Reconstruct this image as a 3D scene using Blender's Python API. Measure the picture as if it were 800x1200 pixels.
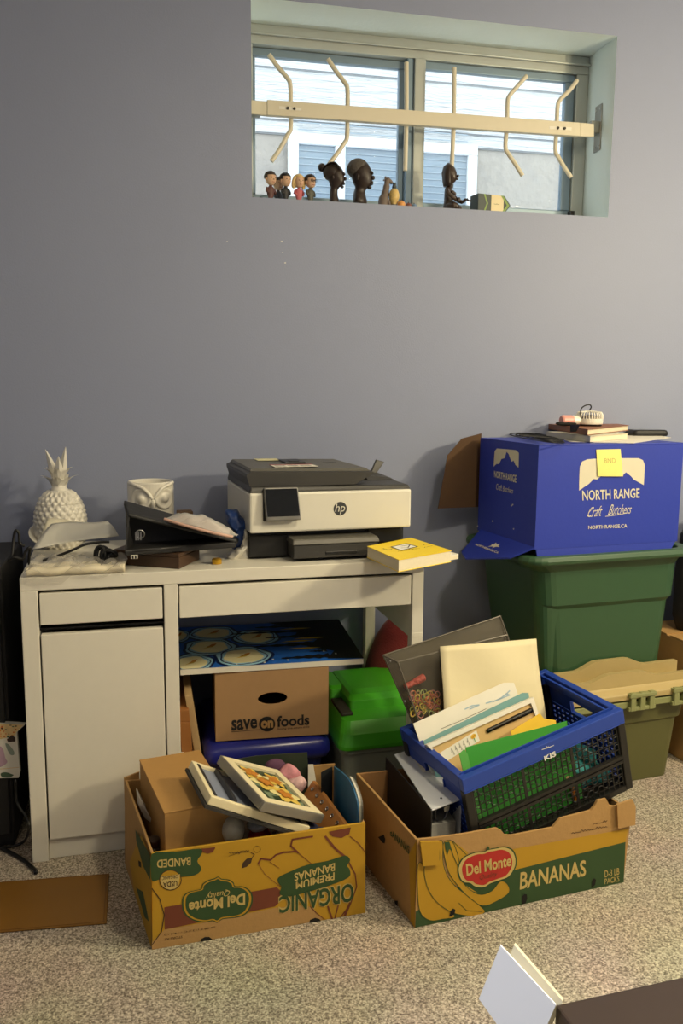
import bpy, bmesh, math, random
from mathutils import Vector as V, Matrix
random.seed(11)
for _o in list(bpy.data.objects): bpy.data.objects.remove(_o)
SC = bpy.context.scene
COL = SC.collection
R = math.radians

# ---------------------------------------------------------------- camera
CX, CY, CZ, YAW, PITCH, ROLL, FPX = 0.32847, -2.14956, 1.2164, 0.21809, 0.14495, 0.00898, 994.11456
_r0 = V((math.cos(YAW), -math.sin(YAW), 0))
FW = V((math.sin(YAW)*math.cos(PITCH), math.cos(YAW)*math.cos(PITCH), -math.sin(PITCH)))
_u0 = _r0.cross(FW)
RT = _r0*math.cos(ROLL) + _u0*math.sin(ROLL)
UP = _u0*math.cos(ROLL) - _r0*math.sin(ROLL)
CAM = V((CX, CY, CZ))
cd = bpy.data.cameras.new('camera'); cam = bpy.data.objects.new('camera', cd); COL.objects.link(cam)
cam.matrix_world = Matrix(((RT.x, UP.x, -FW.x, CX), (RT.y, UP.y, -FW.y, CY), (RT.z, UP.z, -FW.z, CZ), (0, 0, 0, 1)))
cd.sensor_fit = 'VERTICAL'; cd.sensor_height = 24; cd.sensor_width = 16; cd.lens = FPX/1200*24; cd.clip_start = .05
SC.camera = cam

# ---------------------------------------------------------------- light and exposure
SC.view_settings.view_transform = 'Standard'; SC.view_settings.look = 'None'
SC.view_settings.gamma = 1; SC.view_settings.use_curve_mapping = False
SC.view_settings.exposure = 0.7
SC.cycles.use_denoising = True
SC.cycles.max_bounces = 8; SC.cycles.transparent_max_bounces = 16
SC.cycles.caustics_reflective = False; SC.cycles.caustics_refractive = False
w = bpy.data.worlds.new('sky'); SC.world = w; w.use_nodes = True
_b = w.node_tree.nodes['Background']; _b.inputs[0].default_value = (.88, .96, 1, 1); _b.inputs[1].default_value = 2.3

def lamp(name, loc, power, col, radius, kind='POINT', target=None, spot=None, blend=.5):
    d = bpy.data.lights.new(name, kind); d.energy = power; d.color = col
    if kind == 'AREA': d.shape = 'DISK'; d.size = radius*2
    else: d.shadow_soft_size = radius
    if spot: d.spot_size = R(spot); d.spot_blend = blend
    o = bpy.data.objects.new(name, d); COL.objects.link(o); o.location = loc
    if target is not None: o.rotation_euler = (V(target)-V(loc)).to_track_quat('-Z', 'Y').to_euler()
    return o
WARM = (1, .84, .52)
lamp('floor_lamp_bulb', (2.75, -1.25, 1.86), 52, WARM, .045)
lamp('floor_lamp_bulb', (2.62, -1.45, 1.86), 28, WARM, .045)
lamp('ceiling_fill', (-.35, -2.3, 2.50), 4, (1, .88, .66), .16, 'AREA', (-.35, -2.3, 0))  # weak fill light added on the left, no lamp known there
lamp('card_fill_spot', (-.8, -1.95, 2.50), 150, (.95, .97, 1), .05, 'SPOT', (.66, -1.5, .5), 30, .7)  # added spot, aimed only to brighten the white foreground card
lamp('ceiling_fill', (1.3, -1.5, 2.50), 15, (1, .86, .60), .14, 'AREA', (1.3, -1.5, 0))  # soft overhead fill added for the floor and upward faces

# ---------------------------------------------------------------- helpers
def on(u, v, ax, val):
    """point at photo direction (u, v) on the world plane x, y or z = val"""
    d = FW + RT*((u-400)/FPX) - UP*((v-600)/FPX); i = 'xyz'.index(ax)
    return CAM + d*((val-CAM[i])/d[i])
def onp(u, v, P, n):
    d = FW + RT*((u-400)/FPX) - UP*((v-600)/FPX)
    return CAM + d*((P-CAM).dot(n)/d.dot(n))
def lin(c):
    f = lambda x: x/12.92 if x <= .04045 else ((x+.055)/1.055)**2.4
    return tuple(f(x/255) for x in c) + (1,)
_M = {}
def mat(name, c, rough=.6, metal=0, var=.08, scale=30, bump=0, bscale=120, spec=.5, alpha=1, trans=0, emit=0, coat=0, sheen=0):
    if name in _M: return _M[name]
    m = bpy.data.materials.new(name); m.use_nodes = True; t = m.node_tree; N = t.nodes; L = t.links
    p = N['Principled BSDF']; c = lin(c)
    p.inputs['Roughness'].default_value = rough; p.inputs['Metallic'].default_value = metal
    p.inputs['Specular IOR Level'].default_value = spec
    p.inputs['Transmission Weight'].default_value = trans; p.inputs['Coat Weight'].default_value = coat
    p.inputs['Sheen Weight'].default_value = sheen
    tc = N.new('ShaderNodeTexCoord')
    n = N.new('ShaderNodeTexNoise'); n.inputs['Scale'].default_value = scale; n.inputs['Detail'].default_value = 4
    L.new(tc.outputs['Object'], n.inputs['Vector'])
    mx = N.new('ShaderNodeMix'); mx.data_type = 'RGBA'
    mx.inputs['A'].default_value = tuple(x*(1-var) for x in c[:3])+(1,)
    mx.inputs['B'].default_value = tuple(min(1, x*(1+var)) for x in c[:3])+(1,)
    L.new(n.outputs['Fac'], mx.inputs['Factor']); L.new(mx.outputs['Result'], p.inputs['Base Color'])
    if bump:
        n2 = N.new('ShaderNodeTexNoise'); n2.inputs['Scale'].default_value = bscale; n2.inputs['Detail'].default_value = 3
        L.new(tc.outputs['Object'], n2.inputs['Vector'])
        b = N.new('ShaderNodeBump'); b.inputs['Strength'].default_value = bump; b.inputs['Distance'].default_value = .01
        L.new(n2.outputs['Fac'], b.inputs['Height']); L.new(b.outputs['Normal'], p.inputs['Normal'])
    if alpha < 1: p.inputs['Alpha'].default_value = alpha
    if emit: p.inputs['Emission Color'].default_value = c; p.inputs['Emission Strength'].default_value = emit
    _M[name] = m; return m
def film(name, c, clear=.75, rough=.15):
    """thin see-through plastic: mostly transparent, some gloss and a little milky diffuse"""
    if name in _M: return _M[name]
    m = bpy.data.materials.new(name); m.use_nodes = True; t = m.node_tree; N = t.nodes; L = t.links
    for x in list(N): N.remove(x)
    o = N.new('ShaderNodeOutputMaterial'); tr = N.new('ShaderNodeBsdfTransparent'); p = N.new('ShaderNodeBsdfPrincipled')
    p.inputs['Base Color'].default_value = lin(c); p.inputs['Roughness'].default_value = rough
    tc = N.new('ShaderNodeTexCoord'); n2 = N.new('ShaderNodeTexNoise'); n2.inputs['Scale'].default_value = 25
    L.new(tc.outputs['Object'], n2.inputs['Vector'])
    b = N.new('ShaderNodeBump'); b.inputs['Strength'].default_value = .5; b.inputs['Distance'].default_value = .01
    L.new(n2.outputs['Fac'], b.inputs['Height']); L.new(b.outputs['Normal'], p.inputs['Normal'])
    lw = N.new('ShaderNodeLayerWeight'); lw.inputs['Blend'].default_value = .35
    ma = N.new('ShaderNodeMath'); ma.operation = 'MULTIPLY_ADD'; ma.use_clamp = True
    ma.inputs[1].default_value = .6; ma.inputs[2].default_value = 1-clear
    L.new(lw.outputs['Facing'], ma.inputs[0])
    mx = N.new('ShaderNodeMixShader'); L.new(ma.outputs[0], mx.inputs[0]); L.new(tr.outputs[0], mx.inputs[1]); L.new(p.outputs[0], mx.inputs[2])
    L.new(mx.outputs[0], o.inputs[0]); _M[name] = m; return m

WM = {}
def tag(o, label=None, cat=None, group=None, kind=None):
    if label: o['label'] = label
    if cat: o['category'] = cat
    if group: o['group'] = group
    if kind: o['kind'] = kind
    return o
def frame3(o, ex, ey, ez):
    return Matrix(((ex.x, ey.x, ez.x, o.x), (ex.y, ey.y, ez.y, o.y), (ex.z, ey.z, ez.z, o.z), (0, 0, 0, 1)))
def thing(name, label, cat, loc=(0, 0, 0), yaw=0, M=None, group=None, kind=None):
    o = bpy.data.objects.new(name, None); COL.objects.link(o); o.empty_display_size = .05
    M = M or Matrix.Translation(V(loc)) @ Matrix.Rotation(R(yaw), 4, 'Z')
    o.matrix_world = M; WM[o.name] = M.copy()
    return tag(o, label, cat, group, kind)
def world_of(o):
    return WM.get(o.name, Matrix.Identity(4))

class MB:
    def __init__(s): s.v = []; s.f = []; s.m = []
    def add(s, pts, faces, m=0):
        k = len(s.v); s.v += [V(p) for p in pts]
        for f in faces: s.f.append([i+k for i in f]); s.m.append(m)
        return s
    def hexa(s, b, t, m=0):
        """b, t: 4 bottom and 4 top points in the same order"""
        return s.add(list(b)+list(t), [(3, 2, 1, 0), (4, 5, 6, 7), (0, 1, 5, 4), (1, 2, 6, 5), (2, 3, 7, 6), (3, 0, 4, 7)], m)
    def box(s, x0, x1, y0, y1, z0, z1, m=0):
        return s.hexa([(x0, y0, z0), (x1, y0, z0), (x1, y1, z0), (x0, y1, z0)], [(x0, y0, z1), (x1, y0, z1), (x1, y1, z1), (x0, y1, z1)], m)
    def prism(s, pts, d, m=0, side=None):
        n = len(pts); d = V(d); P = [V(p) for p in pts]
        s.add(P, [list(range(n))[::-1]], m); s.add([p+d for p in P], [list(range(n))], m)
        k = side if side is not None else m
        for i in range(n):
            j = (i+1) % n; s.add([P[i], P[j], P[j]+d, P[i]+d], [(0, 1, 2, 3)], k)
        return s
    def poly(s, pts, m=0): return s.add(pts, [list(range(len(pts)))], m)
    def loft(s, rings, m=0, cap0=True, cap1=True, closed=True):
        n = len(rings[0]); k = len(s.v)
        for r in rings: s.v += [V(p) for p in r]
        for a in range(len(rings)-1):
            for i in range(n if closed else n-1):
                j = (i+1) % n; s.f.append([k+a*n+i, k+a*n+j, k+(a+1)*n+j, k+(a+1)*n+i]); s.m.append(m)
        if cap0: s.f.append([k+i for i in range(n)][::-1]); s.m.append(m)
        if cap1: s.f.append([k+(len(rings)-1)*n+i for i in range(n)]); s.m.append(m)
        return s
    def lathe(s, prof, seg=32, c=(0, 0, 0), m=0, M=None):
        c = V(c); rings = []
        for r, z in prof:
            ring = [V((max(r, 1e-4)*math.cos(2*math.pi*i/seg), max(r, 1e-4)*math.sin(2*math.pi*i/seg), z)) for i in range(seg)]
            rings.append([(M @ p if M else p)+c for p in ring])
        return s.loft(rings, m)
    def tube(s, path, r, seg=8, m=0, caps=True):
        P = [V(p) for p in path]; rings = []; up = None
        for i, p in enumerate(P):
            d = (P[min(i+1, len(P)-1)]-P[max(i-1, 0)])
            d = d.normalized() if d.length > 1e-9 else V((0, 0, 1))
            if up is None or abs(up.dot(d)) > .95: up = V((0, 0, 1)) if abs(d.z) < .9 else V((1, 0, 0))
            a = d.cross(up).normalized(); b = a.cross(d).normalized(); up = b
            rr = r[i] if isinstance(r, (list, tuple)) else r
            rings.append([p+a*(rr*math.cos(2*math.pi*k/seg))+b*(rr*math.sin(2*math.pi*k/seg)) for k in range(seg)])
        return s.loft(rings, m, caps, caps)
    def ball(s, c, r, seg=16, m=0, M=None):
        """r: radius or (rx, ry, rz)"""
        r = r if isinstance(r, (list, tuple)) else (r, r, r); rings = []; h = max(6, seg//2); c = V(c)
        for a in range(h+1):
            t = -math.pi/2+math.pi*a/h; q = max(math.cos(t), .002)
            ring = [V((r[0]*q*math.cos(2*math.pi*i/seg), r[1]*q*math.sin(2*math.pi*i/seg), r[2]*math.sin(t))) for i in range(seg)]
            rings.append([(M @ p if M else p)+c for p in ring])
        return s.loft(rings, m)
    def grid(s, f, nu, nv, m=0):
        k = len(s.v)
        for j in range(nv+1):
            for i in range(nu+1): s.v.append(V(f(i/nu, j/nv)))
        for j in range(nv):
            for i in range(nu):
                a = k+j*(nu+1)+i; s.f.append([a, a+1, a+nu+2, a+nu+1]); s.m.append(m)
        return s
    def build(s, name, mats, parent=None, local=False, origin=None, smooth=False, bevel=0, bseg=2, sub=0, solid=0, label=None, cat=None, group=None, kind=None, fix=True):
        me = bpy.data.meshes.new(name)
        if parent is not None:
            M = Matrix.Identity(4) if local else world_of(parent).inverted()
        else:
            if origin is None:
                lo = [min(p[i] for p in s.v) for i in range(3)]; hi = [max(p[i] for p in s.v) for i in range(3)]
                origin = V(((lo[0]+hi[0])/2, (lo[1]+hi[1])/2, lo[2]))
            M = Matrix.Translation(-V(origin))
        me.from_pydata([(M @ p)[:] for p in s.v], [], s.f)
        for q in (mats if isinstance(mats, (list, tuple)) else [mats]): me.materials.append(q)
        for q, k in zip(me.polygons, s.m): q.material_index = k; q.use_smooth = smooth
        me.update()
        if fix or smooth:
            bm = bmesh.new(); bm.from_mesh(me)
            if smooth: bmesh.ops.remove_doubles(bm, verts=bm.verts, dist=1e-6)
            if fix: bmesh.ops.recalc_face_normals(bm, faces=bm.faces)
            bm.to_mesh(me); bm.free()
        o = bpy.data.objects.new(name, me); COL.objects.link(o)
        if parent is not None:
            o.parent = parent; WM[o.name] = world_of(parent) if not local else world_of(parent)
        else:
            o.location = origin; WM[o.name] = Matrix.Translation(V(origin))
        if solid:
            q = o.modifiers.new('thick', 'SOLIDIFY'); q.thickness = solid; q.offset = 0
        if bevel:
            q = o.modifiers.new('edge', 'BEVEL'); q.width = bevel; q.segments = bseg; q.limit_method = 'ANGLE'; q.angle_limit = R(40)
        if sub:
            q = o.modifiers.new('soft', 'SUBSURF'); q.levels = sub; q.render_levels = sub
        return tag(o, label, cat, group, kind)

def rrect(x0, x1, y0, y1, z, r, n=5):
    out = []
    for cx, cy, a in ((x1-r, y1-r, 0), (x0+r, y1-r, 90), (x0+r, y0+r, 180), (x1-r, y0+r, 270)):
        for i in range(n+1):
            t = R(a+90*i/n); out.append(V((cx+r*math.cos(t), cy+r*math.sin(t), z)))
    return out
def bez(pts, n=8):
    """smooth Catmull-Rom path through the points"""
    P = [V(p) for p in pts]; out = []
    for i in range(len(P)-1):
        a, b, c, d = P[max(i-1, 0)], P[i], P[i+1], P[min(i+2, len(P)-1)]
        for k in range(n):
            t = k/n; out.append(.5*((2*b)+(c-a)*t+(2*a-5*b+4*c-d)*t*t+(3*b-a-3*c+d)*t**3))
    return out+[P[-1]]

# flat printing on a real face: outlines measured on the face's own plane, a fraction of a millimetre proud of it
class Face:
    def __init__(s, P, n):
        s.P = V(P); s.n = V(n).normalized()
        if s.n.dot(CAM-s.P) < 0: s.n = -s.n
    def at(s, p, off=0): return onp(p[0], p[1], s.P, s.n)+s.n*off
    def poly(s, mb, pts, m, off=.0006): mb.poly([s.at(p, off) for p in pts], m)
    def stroke(s, mb, pts, wd, m, off=.0009, closed=False):
        """a printed line of width wd metres"""
        P = [s.at(p, off) for p in pts]
        if closed: P.append(P[0])
        for i in range(len(P)-1):
            d = (P[i+1]-P[i]); 
            if d.length < 1e-7: continue
            a = d.normalized().cross(s.n)*wd/2; e = d.normalized()*wd*.3
            mb.poly([P[i]-a-e, P[i+1]-a+e, P[i+1]+a+e, P[i]+a-e], m)
    def text(s, mb, txt, quad, m, off=.0012, bold=.02, shear=0):
        """quad: photo points of the text's own TL, TR, BR, BL"""
        Q = [s.at(p, off) for p in quad]; letters(mb, txt, Q, m, bold, shear)
def scribble(mb, Q, m, wd, n=14):
    """handwriting too small to read: a zigzag pen line between the text's TL, TR, BR, BL points"""
    nr = (Q[1]-Q[0]).cross(Q[3]-Q[0]).normalized(); f = lambda s, t: Q[3].lerp(Q[2], s).lerp(Q[0].lerp(Q[1], s), t)
    P = [f(i/n, (.2+.6*((i*7) % 5)/4) if i % 2 else .15) for i in range(n+1)]
    for a, b in zip(P, P[1:]):
        d = (b-a).normalized(); c = d.cross(nr)*wd/2; mb.poly([a-c, b-c, b+c, a+c], m)
def letters(mb, txt, Q, m, bold=.02, shear=0):
    vs, fs = glyphs(txt, bold, shear)
    pts = [Q[3].lerp(Q[2], x).lerp(Q[0].lerp(Q[1], x), y) for x, y in vs]
    mb.add(pts, fs, m)
_G = {}
def glyphs(txt, bold, shear):
    k = (txt, bold, shear)
    if k in _G: return _G[k]
    c = bpy.data.curves.new('lettering', 'FONT'); c.body = txt; c.offset = bold; c.shear = shear; c.resolution_u = 3; c.fill_mode = 'FRONT'
    o = bpy.data.objects.new('lettering', c); COL.objects.link(o)
    dg = bpy.context.evaluated_depsgraph_get(); me = bpy.data.meshes.new_from_object(o.evaluated_get(dg))
    vs = [(v.co.x, v.co.y) for v in me.vertices]; fs = [list(p.vertices) for p in me.polygons]
    bpy.data.objects.remove(o); bpy.data.curves.remove(c); bpy.data.meshes.remove(me)
    x0 = min(a for a, b in vs); x1 = max(a for a, b in vs); y0 = min(b for a, b in vs); y1 = max(b for a, b in vs)
    _G[k] = ([((a-x0)/(x1-x0), (b-y0)/(y1-y0)) for a, b in vs], fs); return _G[k]
def about(pts, k, c=None):
    c = c or (sum(p[0] for p in pts)/len(pts), sum(p[1] for p in pts)/len(pts))
    return [(c[0]+(p[0]-c[0])*k, c[1]+(p[1]-c[1])*k) for p in pts]
def circ(cx, cy, rx, ry=None, n=24):
    ry = ry or rx; return [(cx+rx*math.cos(2*math.pi*i/n), cy+ry*math.sin(2*math.pi*i/n)) for i in range(n)]
def sm(pts, n=5):
    """smooth closed outline through 2-D points"""
    out = []; k = len(pts)
    for i in range(k):
        a, b, c, d = pts[i-1], pts[i], pts[(i+1) % k], pts[(i+2) % k]
        for j in range(n):
            t = j/n; out.append(tuple(.5*((2*b[q])+(c[q]-a[q])*t+(2*a[q]-5*b[q]+4*c[q]-d[q])*t*t+(3*b[q]-a[q]-3*c[q]+d[q])*t**3) for q in (0, 1)))
    return out
def zoomed(x0, y0, k): return lambda pts: [(x0+x/k, y0+y/k) for x, y in pts]

WHITE = mat('white laminate', (226, 222, 210), .45, var=.03)
KRAFT = mat('kraft cardboard', (174, 136, 84), .8, var=.08, scale=60, bump=.08)
BLACK = mat('black plastic', (22, 22, 24), .45)
PAPER = mat('white paper', (228, 224, 212), .7, var=.03)
STEEL = mat('brushed steel', (170, 172, 175), .35, 1)
# ================================================================ the setting
WX0, WX1, WZ0, WZ1, WY, WF = .638, 1.8335, 1.792, 2.36, .55, .75
RX0, RX1, RY0, CZt = -1.7, 3.3, -4.0, 2.56
wall = mat('blue grey wall paint', (142, 150, 178), .55, var=.03, scale=3, bump=.05, bscale=200)
rev = mat('sky lit reveal paint', (226, 238, 238), .6, var=.04, scale=8, bump=.06, bscale=90)  # colour raised and cooled to carry sky light on the reveal
mb = MB()
def wq(a, b, c, d, m=0): mb.poly([a, b, c, d], m)
xs = [RX0, WX0, WX1, RX1]; zs = [0, WZ0, WZ1, CZt]
for i in range(3):
    for j in range(3):
        if i == 1 and j == 1: continue
        wq((xs[i], WY, zs[j]), (xs[i+1], WY, zs[j]), (xs[i+1], WY, zs[j+1]), (xs[i], WY, zs[j+1]))
        wq((xs[i], WY+.3, zs[j]), (xs[i+1], WY+.3, zs[j]), (xs[i+1], WY+.3, zs[j+1]), (xs[i], WY+.3, zs[j+1]))
yb = WY+.3
wq((WX0, WY, WZ0), (WX1, WY, WZ0), (WX1, yb, WZ0), (WX0, yb, WZ0), 1)
wq((WX0, WY, WZ1), (WX1, WY, WZ1), (WX1, yb, WZ1+.0), (WX0, yb, WZ1+.0), 1)
wq((WX0, WY, WZ0), (WX0, yb, WZ0), (WX0, yb, WZ1), (WX0, WY, WZ1), 1)
wq((WX1, WY, WZ0), (WX1, yb, WZ0), (WX1, yb, WZ1), (WX1, WY, WZ1), 1)
mb.poly([(RX0, WY, CZt), (RX1, WY, CZt), (RX1, yb, CZt), (RX0, yb, CZt)]); mb.poly([(RX0, WY, 0), (RX1, WY, 0), (RX1, yb, 0), (RX0, yb, 0)])
mb.build('wall_back', [wall, rev], kind='structure', fix=False)
MB().box(RX0-.1, RX0, RY0-.1, WY+.3, 0, CZt).build('wall_left', wall, kind='structure')
MB().box(RX1, RX1+.1, RY0-.1, WY+.3, 0, CZt).build('wall_right', wall, kind='structure')
MB().box(RX0, RX1, RY0-.1, RY0, 0, CZt).build('wall_front', wall, kind='structure')
MB().box(RX0-.1, RX1+.1, RY0-.1, WY+.3, CZt, CZt+.1).build('ceiling', mat('ceiling paint', (226, 224, 218), .8, var=.02), kind='structure')
# carpet: short beige pile with dark and pale flecks
cm = bpy.data.materials.new('flecked beige carpet'); cm.use_nodes = True
t = cm.node_tree; N = t.nodes; L = t.links; p = N['Principled BSDF']; p.inputs['Roughness'].default_value = .95; p.inputs['Specular IOR Level'].default_value = .1
tc = N.new('ShaderNodeTexCoord')
n1 = N.new('ShaderNodeTexNoise'); n1.inputs['Scale'].default_value = 230; n1.inputs['Detail'].default_value = 3; n1.inputs['Roughness'].default_value = .7
n2 = N.new('ShaderNodeTexNoise'); n2.inputs['Scale'].default_value = 4; n2.inputs['Detail'].default_value = 3
cr = N.new('ShaderNodeValToRGB'); e = cr.color_ramp.elements
e[0].position = .36; e[0].color = lin((104, 92, 78)); e[1].position = .66; e[1].color = lin((236, 222, 194))
x = e.new(.5); x.color = lin((176, 162, 138))
mx = N.new('ShaderNodeMix'); mx.data_type = 'RGBA'; mx.blend_type = 'MULTIPLY'; mx.inputs['Factor'].default_value = .35
for nn in (n1, n2): L.new(tc.outputs['Object'], nn.inputs['Vector'])
L.new(n1.outputs['Fac'], cr.inputs['Fac']); L.new(cr.outputs['Color'], mx.inputs['A']); L.new(n2.outputs['Color'], mx.inputs['B'])
hs = N.new('ShaderNodeHueSaturation'); hs.inputs['Saturation'].default_value = .75; hs.inputs['Value'].default_value = 1.15
L.new(mx.outputs['Result'], hs.inputs['Color']); L.new(hs.outputs['Color'], p.inputs['Base Color'])
bp = N.new('ShaderNodeBump'); bp.inputs['Strength'].default_value = .7; bp.inputs['Distance'].default_value = .008
L.new(n1.outputs['Fac'], bp.inputs['Height']); L.new(bp.outputs['Normal'], p.inputs['Normal'])
MB().box(RX0, RX1, RY0, WY, -.05, 0).build('floor', cm, kind='structure')
base = mat('grey blue baseboard paint', (150, 156, 165), .5, var=.03)
MB().box(RX0, RX1, WY-.012, WY, 0, .07).box(RX0, RX1, WY-.016, WY, .07, .082).build('baseboard_back', base, bevel=.002, kind='structure')
chip = mat('bare plaster chip', (215, 214, 210), .8)
mb = MB(); F = Face((0, WY, 0), (0, -1, 0))
for u, v, r in ((330, 283, 1.3), (334, 308, 1.1), (266, 283, .9), (331, 296, .8)): F.poly(mb, circ(u, v, r, r*.8, 8), 0)
mb.build('trim_1', chip, kind='structure', fix=False)

# window: two sliding sashes in an aluminium frame at the outer end of the deep reveal
alu = mat('aged aluminium window frame', (176, 180, 176), .45, .35, var=.06, scale=12)
alub = mat('bluish sash aluminium', (128, 148, 165), .4, .3, var=.05)
win = thing('window_1', None, None, (WX0, WF, WZ0), kind='structure')
y0 = WF-.02; y1 = WF+.06
mb = MB()
mb.box(WX0, WX1, y0, y1, WZ1-.06, WZ1); mb.box(WX0, WX1, y0, y1, WZ0, WZ0+.03)
mb.box(WX0, WX0+.025, y0, y1, WZ0+.03, WZ1-.06); mb.box(WX1-.045, WX1, y0, y1, WZ0+.03, WZ1-.06)
mb.box(WX0, WX1, y0-.012, y0, WZ1-.035, WZ1-.028)
mb.build('window_frame', alu, win, bevel=.003)
xm0, xm1 = 1.178, 1.238
mb = MB(); mb.box(xm0, xm0+.022, y0+.0, y0+.04, WZ0+.03, WZ1-.06, 1); mb.box(xm0+.022, xm1, y0-.01, y0+.03, WZ0+.03, WZ1-.06, 0)
mb.build('mullion', [alu, alub], win, bevel=.003)
for k, (a, b, yy) in enumerate(((WX0+.025, xm0, y0+.03), (xm1-.01, WX1-.045, y0+.012))):
    mb = MB(); q = .022
    mb.box(a, b, yy, yy+.025, WZ1-.085, WZ1-.06); mb.box(a, b, yy, yy+.025, WZ0+.03, WZ0+.055)
    mb.box(a, a+.012, yy, yy+.025, WZ0+.055, WZ1-.085); mb.box(b-(.035 if k else .02), b, yy, yy+.025, WZ0+.055, WZ1-.085)
    s = mb.build('sash', alub, win, bevel=.003)
    MB().box(a+.01, b-.015, yy+.01, yy+.014, WZ0+.05, WZ1-.08).build('pane', film('clear window glass', (225, 240, 245), .97, .03), s, local=False)
mb = MB(); mb.tube(bez([(1.79, .70, 1.815), (1.80, .68, 1.81), (1.815, .66, 1.812), (1.82, .655, 1.806)]), .0022, 6)
mb.box(1.775, 1.79, .705, .728, 1.795, 1.84); mb.build('sash_latch', BLACK, win)

# the neighbouring house seen through the window
YN = 2.15
sid = bpy.data.materials.new('white embossed siding'); sid.use_nodes = True
t = sid.node_tree; N = t.nodes; L = t.links; p = N['Principled BSDF']; p.inputs['Roughness'].default_value = .7; p.inputs['Base Color'].default_value = lin((190, 195, 197))
tc = N.new('ShaderNodeTexCoord'); mp = N.new('ShaderNodeMapping'); mp.inputs['Scale'].default_value = (2.2, 1, 22)
n1 = N.new('ShaderNodeTexNoise'); n1.inputs['Scale'].default_value = 2.0; n1.inputs['Detail'].default_value = 4; n1.inputs['Distortion'].default_value = 1.2
bp = N.new('ShaderNodeBump'); bp.inputs['Strength'].default_value = .8; bp.inputs['Distance'].default_value = .025
L.new(tc.outputs['Object'], mp.inputs['Vector']); L.new(mp.outputs['Vector'], n1.inputs['Vector']); L.new(n1.outputs['Fac'], bp.inputs['Height']); L.new(bp.outputs['Normal'], p.inputs['Normal'])
stu = mat('rough grey stucco', (158, 155, 148), .9, var=.15, scale=25, bump=1.0, bscale=22)
gap = mat('dark seam under siding', (128, 134, 138), .8)
def yz(u, v): return on(u, v, 'y', YN)
nb = thing('neighbour_house', 'white sided house wall with a low window, seen through the basement window', 'house', (2, YN, 0))
zb = yz(620, 178).z; zl = yz(400, 86).z
mb = MB(); hgt = .235; z = zl-hgt*3
zz = [zl+hgt*k for k in range(-2, 6)]
for k in zz[:-1]:
    if k < zb-.02: k0 = zb
    else: k0 = k
    mb.hexa([(-1, YN-.012, k0), (6, YN-.012, k0), (6, YN+.03, k0), (-1, YN+.03, k0)], [(-1, YN-.004, k+hgt), (6, YN-.004, k+hgt), (6, YN+.03, k+hgt), (-1, YN+.03, k+hgt)], 0)
    mb.box(-1, 6, YN-.008, YN-.0, k0-.007, k0, 1)
mb.build('siding', [sid, gap], nb)
MB().box(-1, 6, YN, YN+.05, -.5, zb).build('foundation', stu, nb)
gl = mat('reflecting far window glass', (132, 152, 166), .2, var=.12, scale=5)
wf = mat('white far window frame', (214, 220, 224), .5)
a, b, zt, zq = yz(336, 170).x, yz(556, 170).x, yz(440, 165).z, yz(440, 262).z
mb = MB(); q = .05
mb.box(a, b, YN-.05, YN-.02, zt-q, zt); mb.box(a, b, YN-.05, YN-.02, zq, zq+q)
for xx in (a, a+(b-a)*.24, a+(b-a)*.60, b-q): mb.box(xx, xx+q, YN-.05, YN-.02, zq+q, zt-q)
fr = mb.build('far_window', wf, nb, bevel=.004)
mb = MB(); mb.box(a+.02, b-.02, YN-.03, YN-.024, zq+.02, zt-.02, 0)
for k in range(14): mb.box(a+.05, b-.05, YN-.034, YN-.03, zq+.06+k*.032, zq+.064+k*.032, 2)
mb.build('far_pane', [gl, wf, mat('far blind slat', (150, 168, 180), .5)], fr)
# ================================================================ desk
desk = thing('desk', 'white writing desk with a cupboard door, drawers and open kneehole', 'desk', (0, 0, 0), 2.234)
dk = dict(parent=desk, local=True, bevel=.002)
MB().box(0, 1.05, 0, .486, .716, .75).build('desktop', WHITE, **dk)
MB().box(0, .04, 0, .486, 0, .716).build('side_panel', WHITE, **dk)
MB().box(.345, .38, 0, .486, 0, .716).build('side_panel', WHITE, **dk)
MB().box(.04, .345, .475, .485, 0, .716).build('back_panel', WHITE, **dk)
MB().box(.04, .345, .012, .475, 0, .055).build('plinth', WHITE, **dk)
MB().box(.04, .345, .03, .475, .607, .612).build('gap_shade', BLACK, parent=desk, local=True)  # black panel stands for the shade in the gap under the drawer
MB().box(.044, .341, .002, .022, .627, .708).box(.05, .335, .022, .46, .635, .70).build('drawer', WHITE, **dk)
MB().box(.044, .341, .0, .020, .058, .603).build('door', WHITE, **dk)
MB().box(.384, 1.014, .002, .022, .625, .708).box(.39, 1.008, .022, .46, .632, .70).build('drawer', WHITE, **dk)
MB().box(1.017, 1.05, 0, .033, .0, .716).box(1.0165, 1.0505, -.0005, .0335, .53, .545).build('leg', WHITE, **dk)
MB().box(1.017, 1.05, .453, .486, 0, .716).build('leg', WHITE, **dk)
MB().box(1.025, 1.045, .033, .453, .52, .716).build('side_panel', WHITE, **dk)
MB().box(1.015, 1.02, 0, .001, .0, .0).build('x', WHITE) if 0 else None

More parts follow.
